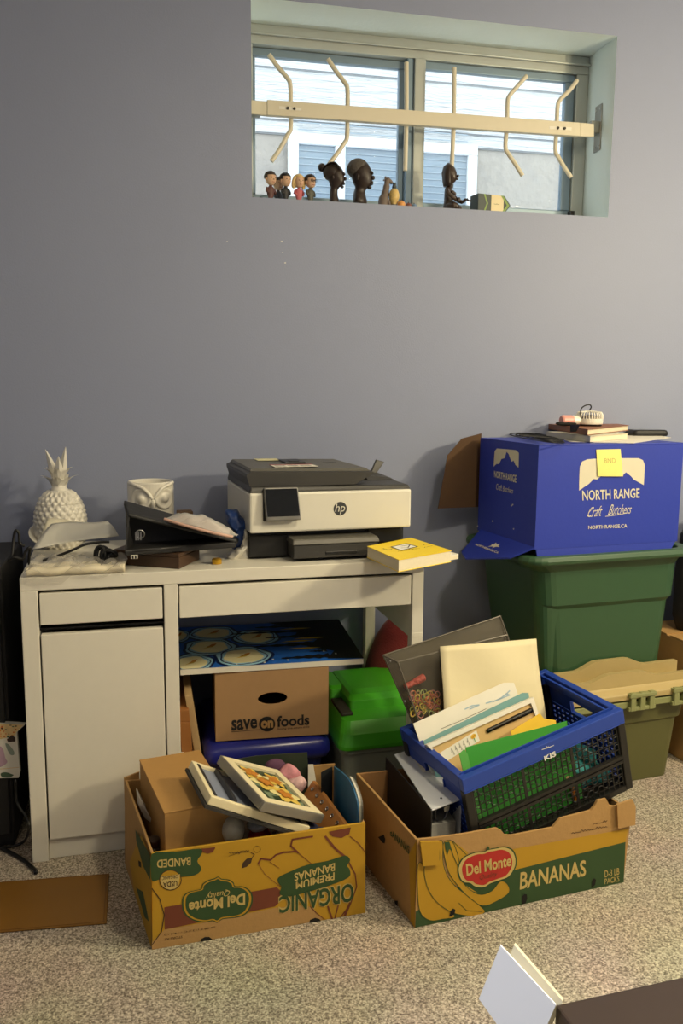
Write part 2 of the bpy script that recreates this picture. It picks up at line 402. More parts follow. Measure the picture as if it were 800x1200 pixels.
# ================================================================ printer
pr_w = mat('off white printer shell', (222, 219, 208), .4, var=.02)
pr_d = mat('dark grey printer plastic', (58, 57, 56), .45, var=.06, bump=.05, bscale=400)
pr_k = mat('black printer plastic', (26, 26, 27), .4)
pr_g = mat('mid grey printer plastic', (92, 90, 84), .45, bump=.04, bscale=400)
W_, D_, H_ = .462, .365, .109
pr = thing('printer', 'white and charcoal inkjet printer with a small touchscreen on the desk', 'printer', (.574, .09, .752), 4.5)
pp = dict(parent=pr, local=True)
zb = .076; zt = zb+H_
MB().box(0, W_, 0, D_, zb, zt).build('body', pr_w, bevel=.006, **pp)
mb = MB(); mb.box(.004, W_-.004, .045, D_-.01, .0, zb); mb.box(.004, .115, .035, .05, .004, zb-.012); mb.box(.345, W_-.012, .035, .05, .03, zb-.006)
mb.build('base', pr_k, bevel=.004, **pp)
mb = MB(); mb.box(.112, .352, -.035, .2, .008, .046, 0); mb.hexa([(.108, -.04, .046), (.356, -.04, .046), (.356, .2, .05), (.108, .2, .05)], [(.112, -.032, .060), (.352, -.032, .060), (.352, .2, .064), (.112, .2, .064)], 1)
mb.box(.20, .292, -.0365, -.03, .014, .026, 2); mb.build('paper_tray', [pr_d, pr_g, pr_k], bevel=.003, **pp)
mb = MB(); mb.hexa([(0, .004, zt), (W_, .004, zt), (W_, D_, zt), (0, D_, zt)], [(.006, .012, zt+.016), (W_-.006, .012, zt+.012), (W_-.006, D_-.004, zt+.016), (.006, D_-.004, zt+.03)], 0)
mb.build('scanner_deck', pr_d, bevel=.004, **pp)
# document feeder lid: thick slab on the left, sloping output bay on the right
mb = MB()
prof = [(.0, zt+.016), (.33, zt+.014), (.345, zt+.028), (.36, zt+.040), (.362, zt+.046), (.02, zt+.050), (.0, zt+.044)]
prof = [(.004, .016), (.30, .016), (.335, .036), (.352, .044), (.352, .05), (.01, .056), (-.004, .050), (-.004, .042)]
mb.prism([(x, .014, zt+z) for x, z in prof], (0, D_-.03, 0), 0)
mb.build('feeder_lid', pr_d, bevel=.003, **pp)
mb = MB(); mb.hexa([(.006, .03, zt+.0562), (.348, .03, zt+.0505), (.348, D_-.02, zt+.0505), (.006, D_-.02, zt+.0562)], [(.012, .04, zt+.062), (.34, .04, zt+.058), (.33, D_-.03, zt+.060), (.012, D_-.03, zt+.064)], 0)
mb.box(.14, .20, .18, .29, zt+.0605, zt+.066, 1); mb.box(.155, .185, .195, .215, zt+.066, zt+.068, 1); mb.box(.17, .176, .05, .18, zt+.0600, zt+.0616, 1)
mb.box(.26, .30, .20, .21, zt+.059, zt+.0615, 1)
mb.build('feeder_cover', [pr_g, pr_k], bevel=.003, **pp)
mb = MB(); mb.hexa([(.37, .12, zt+.014), (.455, .12, zt+.014), (.455, .33, zt+.02), (.37, .33, zt+.02)], [(.37, .14, zt+.028), (.45, .14, zt+.018), (.45, .32, zt+.024), (.37, .32, zt+.036)])
mb.build('output_bay', pr_d, bevel=.003, **pp)
MB().hexa([(.425, .25, zt+.02), (.445, .25, zt+.02), (.445, .262, zt+.02), (.425, .262, zt+.02)], [(.448, .262, zt+.062), (.474, .262, zt+.054), (.474, .272, zt+.054), (.448, .272, zt+.062)]).build('paper_stop', pr_d, bevel=.002, **pp)
# touch screen
mb = MB(); mb.hexa([(.036, -.004, zb+.032), (.132, -.004, zb+.032), (.132, .004, zb+.032), (.036, .004, zb+.032)], [(.036, -.004, zb+.122), (.132, -.004, zb+.122), (.132, .004, zb+.122), (.036, .004, zb+.122)], 0)
sc_ = mb.build('control_panel', pr_k, bevel=.003, **pp)
def tilted(x, z, o=0): return V((x, -.012-(.122-z)*.16-o, zb+z))
mb = MB(); mb.hexa([tilted(.040, .036), tilted(.136, .036), tilted(.136, .036, -.012), tilted(.040, .036, -.012)], [tilted(.036, .124), tilted(.130, .124), tilted(.130, .124, -.008), tilted(.036, .124, -.008)], 0)
mb.build('screen_bezel', mat('silver screen bezel', (122, 121, 118), .4, .3), bevel=.004, **pp)
MB().poly([tilted(.0435, .048, .0008), tilted(.132, .048, .0008), tilted(.1265, .121, .0008), tilted(.0395, .121, .0008)]).build('screen', mat('dark touchscreen glass', (14, 15, 16), .12), **pp)
# round badge with two slanted letters
mb = MB(); bc = V((.252, -.0006, zb+.060)); mb.poly([bc+V((.019*math.cos(a*math.pi/16), 0, .019*math.sin(a*math.pi/16))) for a in range(32)], 0)
o2 = V((0, -.0005, 0))
letters(mb, 'hp', [bc+o2+V((-.011, 0, .0145)), bc+o2+V((.0165, 0, .0145)), bc+o2+V((.0115, 0, -.0155)), bc+o2+V((-.016, 0, -.0155))], 1, .0, .0)
mb.build('logo_badge', [mat('badge grey', (58, 60, 64), .5), pr_w], fix=False, **pp)
mb = MB(); mb.box(.075, .145, .262, .325, zt+.0645, zt+.0652, 0); mb.build('sticky_note', mat('pale yellow label', (226, 220, 176), .7), label='pale yellow note stuck on the feeder lid', **pp)
mb = MB(); mb.box(.082, .205, .06, .118, zt+.063, zt+.0638, 0); mb.box(.082, .205, .118, .132, zt+.0632, zt+.0641, 1)
for k in range(3): mb.box(.09+.036*k, .118+.036*k, .07, .105, zt+.0638, zt+.0641, 2)
mb.build('warning_label', [PAPER, mat('red label band', (150, 56, 70), .6), mat('grey label print', (170, 165, 158), .7)], label='white label with a red band on the lid', **pp)

# ================================================================ yellow book on a white booklet, hanging over the desk edge
def zq(pts, z): return [on(u, v, 'z', z) for u, v in pts]
ylw = mat('bright yellow cover', (245, 214, 30), .45, var=.03)
pg = mat('cream page edges', (226, 216, 188), .8, var=.06, scale=200)
q0 = zq([(430, 654), (484, 640), (537, 655), (469, 668.5)], .7515)
bk = thing('booklet', 'thin white booklet under the yellow book, poking out over the desk edge', 'book', sum(q0, V())/4)
mb = MB().hexa([p+V((0, 0, 0)) for p in q0], [p+V((0, 0, .012)) for p in q0]); mb.build('page_block', pg, bk, bevel=.001)
MB().hexa([p+V((0, 0, .012)) for p in q0], [p+V((0, 0, .014)) for p in q0]).build('cover', PAPER, bk)
zt_ = .797
q1 = zq([(430, 640), (481, 630), (529, 645), (467, 656)], zt_)
bk = thing('book', 'thick yellow paperback on the right end of the desk', 'book', sum(q1, V())/4-V((0, 0, .032)))
cq = sum(q1, V())/4
MB().hexa([p.lerp(cq, .015)-V((0, 0, .030)) for p in q1], [p.lerp(cq, .015)-V((0, 0, .0015)) for p in q1]).build('page_block', pg, bk)
mb = MB(); mb.hexa([p-V((0, 0, .0315)) for p in q1], [p-V((0, 0, .030)) for p in q1], 0); mb.hexa([p-V((0, 0, .0015)) for p in q1], [p for p in q1], 0); mb.build('cover', ylw, bk)
F = Face((0, 0, zt_), (0, 0, 1)); Z = zoomed(240, 510, 2.5); mb = MB(); ink = mat('black print', (28, 28, 28), .6); wp = mat('white print', (240, 238, 228), .6)
F.poly(mb, Z([(545, 328), (590, 318), (622, 327), (575, 338)]), 1)
F.stroke(mb, Z([(545, 328), (590, 318), (622, 327), (575, 338)]), .004, 0, closed=True)
F.stroke(mb, Z([(575, 326), (600, 322), (595, 330), (575, 331)]), .003, 0)
for q, tx in (([(633, 320), (655, 315), (664, 319), (642, 324)], 4), ([(520, 330), (550, 334), (548, 338), (518, 334)], 8), ([(560, 339), (625, 330), (630, 333), (566, 342)], 12), ([(638, 328), (664, 322), (668, 325), (643, 331)], 6)): scribble(mb, [F.at(p_, .001) for p_ in Z(q)], 0, .0014, tx)
mb.build('cover_print', [ink, wp], bk, fix=False)
# ================================================================ olive tote with tan lid, dark green tote on it
olive = mat('olive green tote plastic', (90, 90, 50), .5, var=.04, bump=.04, bscale=300)
tan = mat('tan tote lid plastic', (178, 158, 108), .45, var=.04, bump=.03, bscale=300)
OW, OD, OH = .72, .37, .30
oy = R(7); ox = V((1.914, .13, 0))-V((OW*math.cos(oy), OW*math.sin(oy), 0))
ot = thing('storage_tote', 'olive green storage tote with a tan latched lid, standing on the carpet', 'storage bin', ox, 7)
tl = dict(parent=ot, local=True)
mb = MB()
mb.loft([rrect(0, OW, 0, OD, 0, .03), rrect(-.014, OW+.014, -.014, OD+.01, .20, .03), rrect(-.022, OW+.022, -.022, OD+.014, .205, .03), rrect(-.03, OW+.03, -.03, OD+.02, .265, .03),
         rrect(-.045, OW+.045, -.045, OD+.02, .27, .03), rrect(-.045, OW+.045, -.045, OD+.02, .292, .03)])
mb.build('tub', olive, smooth=False, bevel=.003, **tl)
mb = MB()
mb.loft([rrect(-.055, OW+.055, -.055, OD+.022, .294, .03), rrect(-.055, OW+.055, -.055, OD+.022, .312, .03), rrect(-.035, OW+.035, -.035, OD+.015, .325, .03), rrect(-.03, OW+.03, -.03, OD+.01, .330, .03)])
# two upright ridges along the front of the lid, each swelling to a rounded handle in the middle
def ridge(yf, h0, bump_, th):
    top = []; n = 48; a, b = -.035, OW+.035; c = OW*.70
    for i in range(n+1):
        x = a+(b-a)*i/n; d = abs(x-c); s = 0 if d > .135 else (1 if d < .05 else .5+.5*math.cos(math.pi*(d-.05)/.085)); top.append((x, h0+bump_*s))
    P = [(a, .322)]+top+[(b, .322)]
    mb.prism([(x, yf, z) for x, z in P], (0, th, 0))
ridge(-.03, .352, .020, .018); ridge(.035, .366, .026, .018)
mb.build('lid', tan, bevel=.003, **tl)
for x in (.20, .52, .66) if 0 else (.12, .505, .665):
    mb = MB()
    for k in range(3): mb.box(x+k*.034, x+k*.034+.018, -.066, -.052, .262, .318)
    mb.box(x-.006, x+.092, -.064, -.05, .262, .274); mb.box(x-.006, x+.092, -.068, -.05, .304, .316)
    mb.build('latch', mat('light olive latch plastic', (134, 138, 92), .45), bevel=.002, **tl)
MB().box(.01, OW-.01, -.053, -.047, .268, .288).build('rim_band', mat('light olive latch plastic', (134, 138, 92), .45), bevel=.002, **tl)

grn = mat('dark green tote plastic', (52, 84, 56), .4, var=.05, bump=.03, bscale=300)
gt = thing('storage_tote', 'dark green open storage tote standing on the tan lid, under the blue box', 'storage bin', (1.462, .14, .338), 6.6)
gw, gd = .43, .335
mb = MB()
ra = [rrect(.035, gw+.015, 0, gd, 0, .04), rrect(.0, gw+.03, -.012, gd+.01, .225, .045), rrect(-.022, gw+.04, -.024, gd+.012, .240, .05), rrect(-.04, gw+.046, -.03, gd+.02, .345, .055),
      rrect(-.066, gw+.05, -.042, gd+.03, .365, .055), rrect(-.07, gw+.055, -.046, gd+.03, .372, .055)]
rb = [rrect(-.095, gw+.075, -.066, gd+.036, .374, .06), rrect(-.10, gw+.08, -.07, gd+.036, .385, .06), rrect(-.096, gw+.076, -.066, gd+.034, .398, .06), rrect(-.085, gw+.068, -.056, gd+.03, .40, .055),
      rrect(-.06, gw+.045, -.034, gd+.02, .398, .05), rrect(-.04, gw+.03, -.024, gd+.01, .34, .045), rrect(.01, gw-.01, .01, gd-.01, .01, .03)]
mb.loft(ra+rb); mb.build('tub', grn, gt, True, smooth=False, bevel=.004)

# ================================================================ blue box
BL = mat('royal blue printed carton', (36, 56, 165), .5, var=.04, scale=8, bump=.04, bscale=60)
BW, BD, BH = .504, .35, .30
bxM = Matrix.Translation(V((1.399, .091, .758))) @ Matrix.Rotation(R(6.3), 4, 'Z')
bb = thing('cardboard_box', 'blue printed cardboard box with a mountain logo, on top of the green tote', 'box', M=bxM)
k = dict(parent=bb, local=True)
mb = MB(); th = .006
mb.box(0, BW, 0, th, 0, BH); mb.box(0, BW, BD-th, BD, 0, BH); mb.box(0, th, th, BD-th, 0, BH); mb.box(BW-th, BW, th, BD-th, 0, BH)
mb.box(th, BW-th, th, BD-th, .004, .010)
mb.build('carton', BL, **k)
MB().box(.0, BW, 0, BD, BH, BH+.004).build('top_flap', BL, bevel=.001, **k)
blk = [BL, mat('shaded kraft flap', (84, 60, 38), .85, var=.1, scale=40)]
# back flap: swung out to the left, kraft inside darkened in colour for the shade there
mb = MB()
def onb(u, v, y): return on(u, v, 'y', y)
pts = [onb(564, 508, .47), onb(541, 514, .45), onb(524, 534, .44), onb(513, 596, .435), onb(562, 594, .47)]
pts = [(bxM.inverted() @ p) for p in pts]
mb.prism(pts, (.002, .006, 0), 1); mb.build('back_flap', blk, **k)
# bottom flap sticking out to the left, and the front one hanging into the tote
bi = bxM.inverted()
fl = [bi @ p for p in (V(bxM @ V((0, .005, .004))), V(bxM @ V((0, BD-.03, .004))))]
q = [V((0, .0, .002)), V((0, BD-.02, .002)), V((-.10, BD-.06, -.012)), V((-.115, .10, -.022)), V((-.095, .03, -.022))]
q[2] = bi @ on(541, 634, 'y', .36); q[3] = bi @ on(546, 642, 'y', .30); q[4] = bi @ on(597, 655, 'y', .13)
_pn = (q[4]-q[0]).cross(q[1]-q[0]).normalized()
for i_ in (2, 3): q[i_] = q[i_]-V((0, 0, (q[i_]-q[0]).dot(_pn)/_pn.z))
mb = MB().prism(q, (0, 0, .005), 0)
F = Face(bxM @ q[0], (bxM.to_3x3() @ (q[4]-q[0]).cross(q[1]-q[0]))); mbp = MB()
pk = mat('pale carton print', (214, 208, 186), .6, var=.04)
mb.build('bottom_flap', BL, **k)
mb = MB(); mb.hexa([(.012, -.002, -.035), (BW-.03, -.002, -.035), (BW-.03, .003, -.035), (.012, .003, -.035)], [(.006, .001, 0), (BW-.006, .001, 0), (BW-.006, .006, 0), (.006, .006, 0)])
mb.build('bottom_flap', BL, **k)
Z = zoomed(540, 480, 3.077)
F.P = F.P+V((0, 0, .0056))
lf = [(96, 495), (110, 490), (112, 484), (118, 488), (126, 480), (129, 487), (142, 485), (134, 491), (139, 496), (126, 495), (112, 500), (118, 494)]
F.poly(mbp, Z(lf), 0); F.text(mbp, 'NORTHRANGE.CA', Z([(58, 484), (138, 514), (133, 521), (51, 489)]), 0); mbp.build('flap_lettering', pk, bb, fix=False); mbp = MB()
n_ = bxM.to_3x3() @ V((0, -1, 0)); F = Face(bxM @ V((0, 0, 0)), n_)
sky = sm([(425, 292), (426, 240), (428, 205), (436, 187), (455, 179), (480, 177), (560, 175), (640, 175), (657, 182), (662, 200), (660, 240), (658, 272)], 3)
F.poly(mbp, Z([(425, 292), (426, 240), (428, 205), (436, 187), (455, 179), (480, 177), (560, 175), (640, 175), (655, 182), (662, 200), (660, 240), (658, 272), (640, 262), (622, 252), (612, 240), (594, 226), (582, 238), (566, 232), (546, 214), (524, 230), (506, 238), (490, 252), (478, 250), (460, 268), (442, 280)]), 0)
F.text(mbp, 'NORTH RANGE', Z([(436, 291), (643, 283), (643, 318), (437, 328)]), 0, bold=.012)
F.text(mbp, 'Craft', Z([(462, 352), (510, 346), (506, 383), (454, 388)]), 0, bold=-.005, shear=.4)
F.text(mbp, 'Butchers', Z([(536, 342), (616, 342), (612, 374), (528, 380)]), 0, bold=-.005, shear=.4)
F.stroke(mbp, Z([(520, 385), (560, 380), (600, 372)]), .0016, 0)
F.stroke(mbp, Z([(478, 352), (462, 368), (455, 383), (470, 386)]), .0016, 0)
F.text(mbp, 'NORTHRANGE.CA', Z([(458, 418), (598, 412), (598, 425), (458, 431)]), 0, bold=.015)
mbp.build('front_lettering', pk, bb, fix=False); mbp = MB(); n_ = bxM.to_3x3() @ V((-1, 0, 0)); F = Face(bxM @ V((0, 0, 0)), n_)
F.poly(mbp, Z([(118, 206), (122, 150), (130, 140), (198, 146), (209, 156), (208, 210), (197, 200), (190, 184), (182, 188), (172, 160), (165, 152), (158, 175), (146, 178), (138, 196), (128, 196)]), 0)
F.text(mbp, 'NORTH RANGE', Z([(121, 220), (201, 236), (200, 264), (121, 244)]), 0, bold=.02)
F.text(mbp, 'Craft Butchers', Z([(128, 266), (190, 283), (188, 303), (128, 288)]), 0, bold=0, shear=.3)
for a, b_ in ((182, 346), (187, 343), (114, 402), (190, 430), (60, 420)): F.poly(mbp, Z(circ(a, b_, 2.4, 3, 8)), 0)
mbp.build('side_lettering', pk, bb, fix=False)
MB().poly([bxM @ V((.13, -.0012, .212)), bxM @ V((.225, -.004, .212)), bxM @ V((.225, -.0012, .305)), bxM @ V((.13, -.0012, .305))], 0) if 0 else None
TZ = BH+.004
topz = (bxM @ V((0, 0, TZ))).z
# sticky note on the front face
F = Face(bxM @ V((0, 0, 0)), n_ := bxM.to_3x3() @ V((0, -1, 0)))
g = Z([(486, 144), (573, 142), (579, 240), (490, 240)])
g3 = [F.at(g[0], .0016), F.at(g[1], .0016), F.at(g[2], .006), F.at(g[3], .004)]
mb = MB(); mb.prism(g3, n_*-.0006 if 0 else V(n_)*.0007, 0)
sn = mb.build('sticky_note', mat('pale yellow sticky note', (238, 228, 130), .6), label='yellow sticky note on the front of the blue box', cat='sticky note')
mb = MB(); c4 = [p+V(n_)*.0012 for p in (g3[0].lerp(g3[1], .3).lerp(g3[3].lerp(g3[2], .3), .33), g3[0].lerp(g3[1], .75).lerp(g3[3].lerp(g3[2], .75), .33), g3[0].lerp(g3[1], .75).lerp(g3[3].lerp(g3[2], .75), .5), g3[0].lerp(g3[1], .3).lerp(g3[3].lerp(g3[2], .3), .5))]
letters(mb, 'BND', c4, 0, 0); mb.build('pencil_writing', mat('faint pencil', (176, 166, 92), .7), sn, fix=False)
# paper sheet and books on the top
def tq(pts, z): return [on(u, v, 'z', z) for u, v in pts]
mb = MB(); mb.prism(tq([(652, 513), (738, 505), (786, 513), (742, 519.5), (668, 518)], topz+.0005), (0, 0, .001)); mb.build('paper_sheet', PAPER, label='white paper sheet lying on top of the blue box', cat='paper')
def book(name, label, q, z0, h, cov, group=None, spine=True):
    c = sum(q, V())/4; t = thing(name, label, 'book', V((c.x, c.y, z0)), group=group)
    lo = [V((p.x, p.y, z0)) for p in q]; up_ = V((0, 0, 1)); ins = lambda p, s: p.lerp(V((c.x, c.y, p.z)), s)
    MB().hexa([ins(p, .03)+up_*.0015 for p in lo], [ins(p, .03)+up_*(h-.0015) for p in lo]).build('page_block', pg, t)
    mb = MB(); mb.hexa(lo, [p+up_*.0014 for p in lo]); mb.hexa([p+up_*(h-.0014) for p in lo], [p+up_*h for p in lo])
    if spine: # closed spine along the edge q[0]-q[3]
        a, b_ = lo[0], lo[3]; d = (lo[1]-lo[0]).normalized()*.002
        mb.hexa([a, a+d, b_+d, b_], [p+up_*h for p in (a, a+d, b_+d, b_)])
    mb.build('cover', cov, t); return t
zb1 = topz+.002
def rect(center, w_, d_, yaw, z):
    c, s = math.cos(R(yaw)), math.sin(R(yaw)); return [V((center[0]+x*c-y*s, center[1]+x*s+y*c, z)) for x, y in ((-w_/2, -d_/2), (w_/2, -d_/2), (w_/2, d_/2), (-w_/2, d_/2))]
bc_ = on(688, 512, 'z', zb1)
B1 = tq([(691, 518.5), (737, 513), (700, 504.5), (640, 512.5)], zb1)
c1 = (bc_.x+.02, bc_.y+.03)
lowb = rect((1.60, .235), .135, .20, 62, zb1)
lowb = [V((p.x, p.y, zb1)) for p in (on(691, 518.3, 'z', zb1), on(736, 514.5, 'z', zb1), on(736, 514.5, 'z', zb1)+(on(640, 512.8, 'z', zb1)-on(691, 518.3, 'z', zb1)), on(640, 512.8, 'z', zb1))]
book('book', 'pale paperback lying under the brown book on the blue box', lowb, zb1, .019, mat('pale grey paperback cover', (206, 202, 184), .5))
z2 = zb1+.0195
a0, a1, a3 = on(688, 510.3, 'z', z2), on(736.5, 504.5, 'z', z2), on(633.5, 501.5, 'z', z2)
book('book', 'brown covered paperback, the upper book on the blue box', [a0, a1, a1+(a3-a0), a3], z2, .018, mat('reddish brown paperback cover', (140, 84, 52), .5, var=.25, scale=20))
z3 = z2+.0185
# small hand fan: round white head lying face up, pink handle to the left
fc = on(690, 499, 'z', z3); fc = V((fc.x, fc.y, z3))
fan = thing('hand_fan', 'small white and pink handheld fan lying on the books', 'fan', fc)
r_ = .043
wpl = mat('glossy white fan plastic', (236, 232, 220), .35, var=.02); pkp = mat('pink fan plastic', (228, 160, 150), .4, var=.02)
mb = MB(); mb.lathe([(.0, .006), (r_*.97, .006), (r_, .010), (r_, .022), (r_*.98, .024), (.0, .024)], 40, fc); mb.build('fan_ring', wpl, fan, smooth=False)
mb = MB()
for i in range(30):
    a = 2*math.pi*i/30; d = V((math.cos(a), math.sin(a), 0))
    mb.tube([fc+d*(r_*.97)+V((0, 0, .023)), fc+d*(r_*.96)+V((0, 0, .036)), fc+d*(r_*.86)+V((0, 0, .044)), fc+d*(r_*.3)+V((0, 0, .047))], .0018, 5)
mb.lathe([(0, .044), (r_*.34, .044), (r_*.34, .049), (0, .049)], 20, fc)
mb.build('fan_grille', wpl, fan, smooth=False)
mb = MB(); mb.lathe([(.0, .024), (r_*.8, .024), (r_*.8, .030), (0, .036)], 24, fc); mb.build('fan_rotor', mat('grey fan blades', (140, 134, 128), .5), fan)
mb = MB(); mb.lathe([(0, .0), (r_*.9, .0), (r_*.96, .006), (0, .006)], 30, fc); mb.build('fan_back', BLACK, fan)
hd = V((-1, -.05, 0)).normalized(); mb = MB()
MB().tube([fc+hd*.035+V((0, 0, .018)), fc+hd*.062+V((0, 0, .018))], [.016, .0155], 16).build('fan_neck', wpl, fan, smooth=False)
MB().tube([fc+hd*.062+V((0, 0, .018)), fc+hd*.066+V((0, 0, .018)), fc+hd*.098+V((0, 0, .018)), fc+hd*.103+V((0, 0, .018))], [.0155, .0165, .0165, .013], 16, 0).build('fan_handle', pkp, fan)
mb = MB(); mb.tube(bez([fc+V((-.035, -.02, .015)), fc+V((-.038, -.01, .05)), fc+V((-.02, .0, .064)), fc+V((-.002, .0, .068)), fc+V((.004, 0, .060)), fc+V((-.002, 0, .050))]), .0022, 6); mb.build('wrist_cord', BLACK, fan, smooth=True)
# black strap crumpled in front of the fan
mb = MB()
sp = bez([on(650, 499, 'z', z3+.002), on(662, 497, 'z', z3+.008), on(672, 498, 'z', z3+.012), on(676, 503, 'z', z3+.004)]+[on(675, 506, 'y', on(676, 504, 'z', z3).y-.004)])
mb = MB()
mb.prism([on(664, 497, 'z', z3+.018)+V((0, -.02, 0)), on(675, 497, 'z', z3+.018)+V((0, -.02, 0)), on(674, 506, 'z', z3-.012)+V((0, -.0, 0)), on(668, 506, 'z', z3-.012)], (0, -.004, 0))
stp_ = thing('strap', 'black strap bunched on the brown book beside the fan', 'strap', on(661, 499, 'z', z3)); ma_ = MB(); ma_.ball(on(661, 499, 'z', z3)+V((0, -.012, .008)), (.038, .012, .008), 16); ma_.build('bunched_loop', mat('black webbing', (20, 20, 22), .8), stp_, smooth=True); mb.build('hanging_end', mat('black webbing', (20, 20, 22), .8), stp_)
# phone
pc = on(757, 510, 'z', topz+.002); ph = thing('phone', 'black phone lying at the right end of the blue box top', 'phone', V((pc.x, pc.y, topz+.0005)), -4)
mb = MB(); mb.loft([rrect(-.062, .062, -.036, .036, .0, .012), rrect(-.064, .064, -.038, .038, .006, .012), rrect(-.064, .064, -.038, .038, .012, .012), rrect(-.060, .060, -.034, .034, .020, .012)])
mb.build('case', mat('black phone case', (24, 24, 26), .4), ph, True, bevel=.002)
MB().loft([rrect(-.056, .056, -.031, .031, .0203, .01), rrect(-.056, .056, -.031, .031, .0212, .01)]).build('screen', mat('dark phone glass', (10, 10, 12), .1), ph, True)
# black charging cable heaped at the left end of the top
mb = MB(); loops = []
for s in range(5):
    dx = .012*s; pts = [on(590+7*s, 508+.9*s, 'z', topz+.004+.0022*s), on(612, 506.5+1.0*s, 'z', topz+.008+.002*s), on(640+3*s, 510+1.0*s, 'z', topz+.006), on(661-s, 518.3-.7*s, 'z', topz+.003), on(642-6*s, 518-1.9*s, 'z', topz+.010), on(612+5*s, 513-.9*s, 'z', topz+.005)]
    loops += pts
mb.tube(bez(loops, 6), .0017, 6); mb.build('cable', mat('black cable rubber', (16, 16, 17), .5), smooth=True, label='black cable heaped on the left of the blue box top', cat='cable')

# right frame edge: brown carton behind the tote, black bag above it
t = thing('cardboard_box', 'plain brown cardboard box half hidden behind the right side of the green tote', 'box', (2.02, .17, .0), 4)
mb = MB(); mb.box(0, .4, 0, .3, 0, .40); mb.build('carton', KRAFT, t, True, bevel=.004)
MB().hexa([(-.0, -.0, .40), (.4, 0, .40), (.4, .14, .40), (0, .14, .40)], [(-.0, -.0, .404), (.4, 0, .404), (.4, .14, .404), (0, .14, .404)]).hexa([(0, .16, .40), (.4, .16, .40), (.4, .3, .40), (0, .3, .40)], [(0, .16, .404), (.4, .16, .404), (.4, .30, .404), (0, .30, .404)]).build('flap', KRAFT, t, True)
mb = MB(); bgc = V((2.24, .34, .405))
mb.loft([[bgc+V((sx*(.16+.02*math.sin(3*a))*math.cos(a), .10*math.sin(a), z)) for a in [2*math.pi*i/24 for i in range(24)]] for z, sx in ((0, 1), (.05, 1.12), (.2, 1.12), (.33, 1.05), (.39, .8), (.41, .3))])
mb.build('duffel_bag', mat('black bag nylon', (24, 24, 28), .7, bump=.2, bscale=30), smooth=True, label='black bag on the brown box at the right frame edge', cat='bag')
# ================================================================ banana boxes
YEL = mat('mustard yellow carton print', (182, 140, 30), .65, var=.05, scale=20)
GRN = mat('dark green carton print', (46, 74, 38), .65, var=.06, scale=20)
MAR = mat('maroon carton print', (112, 56, 36), .65)
RED = mat('red carton print', (176, 40, 34), .6)
DBR = mat('dark brown carton print', (64, 44, 24), .7)
CRM = mat('cream carton print', (196, 172, 104), .65)
HOL = mat('painted slot shade', (18, 13, 9), .9)  # flat dark patches painted for the shade inside carton cutouts
KIN = mat('kraft inside', (150, 110, 68), .85, var=.08, scale=40)
def carton(root, base, top_front, others, th=.006, front=None, mats=None):
    """cardboard walls from corner points: base = fl, fr, br, bl; top = the four upper corners in the same order"""
    pass
def slab(mb, a, b, c, d, th, m=0, inner=None):
    """wall a-b (bottom), c-d (top, c above b, d above a), thickened inwards towards inner"""
    n = (b-a).cross(d-a).normalized()
    if n.dot(V(inner)-(a+c)/2) < 0: n = -n
    mb.hexa([a, b, b+n*th, a+n*th], [d, c, c+n*th, d+n*th], m)
    return n
PRINTS = [YEL, GRN, MAR, RED, DBR, CRM, HOL, KRAFT]
y_, g_, m_, r_r, d_, c_, h_, k_ = range(8)
# ---------------- left box: organic bananas, printed upside down
A = V((.300, -.409, 0)); Bp = V((.788, -.376, 0)); Cb = V((.231, -.048, 0)); Db = V((.768, -.02, 0))
nF = V((Bp.y-A.y, -(Bp.x-A.x), 0)).normalized()
At = onp(177, 1000, A, nF); Bt = onp(428, 964, A, nF); Ct = on(146, 914, 'y', -.048); Dt = on(392, 894, 'y', -.02)
LBm = (A+Bp+Cb+Db)/4
lb = thing('banana_box', 'yellow organic banana box printed upside down, with the brown box and pictures in it', 'box', LBm, 4)
mb = MB()
mb2 = MB()
n = slab(mb, A, Bp, Bt, At, .006, 0, LBm)
slab(mb, Bp, Db, Dt-V((0, 0, .015)), Bt, .006, 1, LBm)
slab(mb, Db, Cb, Ct, Dt, .006, 1, LBm)
slab(mb, Cb, A, At, Ct, .006, 1, LBm)
mb.hexa([A+V((.008, .008, .002)), Bp+V((-.008, .008, .002)), Db+V((-.008, -.008, .002)), Cb+V((.008, -.008, .002))], [A+V((.008, .008, .008)), Bp+V((-.008, .008, .008)), Db+V((-.008, -.008, .008)), Cb+V((.008, -.008, .008))], 1)
mb.build('carton', [YEL, KRAFT], lb, bevel=.0015)
F = Face(A, nF); P = MB(); Z6 = zoomed(130, 840, 2.5); Z7 = zoomed(140, 900, 5); Z8 = zoomed(280, 930, 5)
F.poly(P, [(178, 1112.7), (178, 1104), (193, 1089), (240, 1081), (320, 1064), (352, 1061), (366, 1063), (378, 1077.5), (300, 1092)], k_, .0005)
F.poly(P, [(192.5, 1063), (324, 1039.5), (328, 1043), (329, 1056), (322, 1062), (193, 1089)], m_, .0007)
F.poly(P, sm(Z7([(188, 503), (330, 490), (470, 471), (482, 500), (455, 545), (480, 590), (440, 627), (330, 640), (240, 650), (188, 655)]), 3), g_, .0007)
F.text(P, 'BANDED', [(223.2, 1013.5), (183.8, 1017), (183.8, 1007.5), (223.2, 1003.8)], c_)
F.poly(P, circ(199.5, 1031, 13.2, 12.2), d_, .0009); F.poly(P, circ(199.5, 1031, 12.2, 11.2), y_, .0011)
F.poly(P, [(188.3, 1027), (210.8, 1024), (209, 1037), (205, 1041), (199, 1042.3), (193, 1040.5), (189, 1036)], c_, .0013)
F.text(P, 'USDA', [(207.5, 1037.8), (191, 1039.5), (191, 1033.5), (207.5, 1031.5)], d_, .0016)
F.text(P, 'ORGANIC', [(208.5, 1028.5), (189.5, 1031), (189.5, 1026.5), (208.5, 1024.5)], d_, .0016, bold=0)
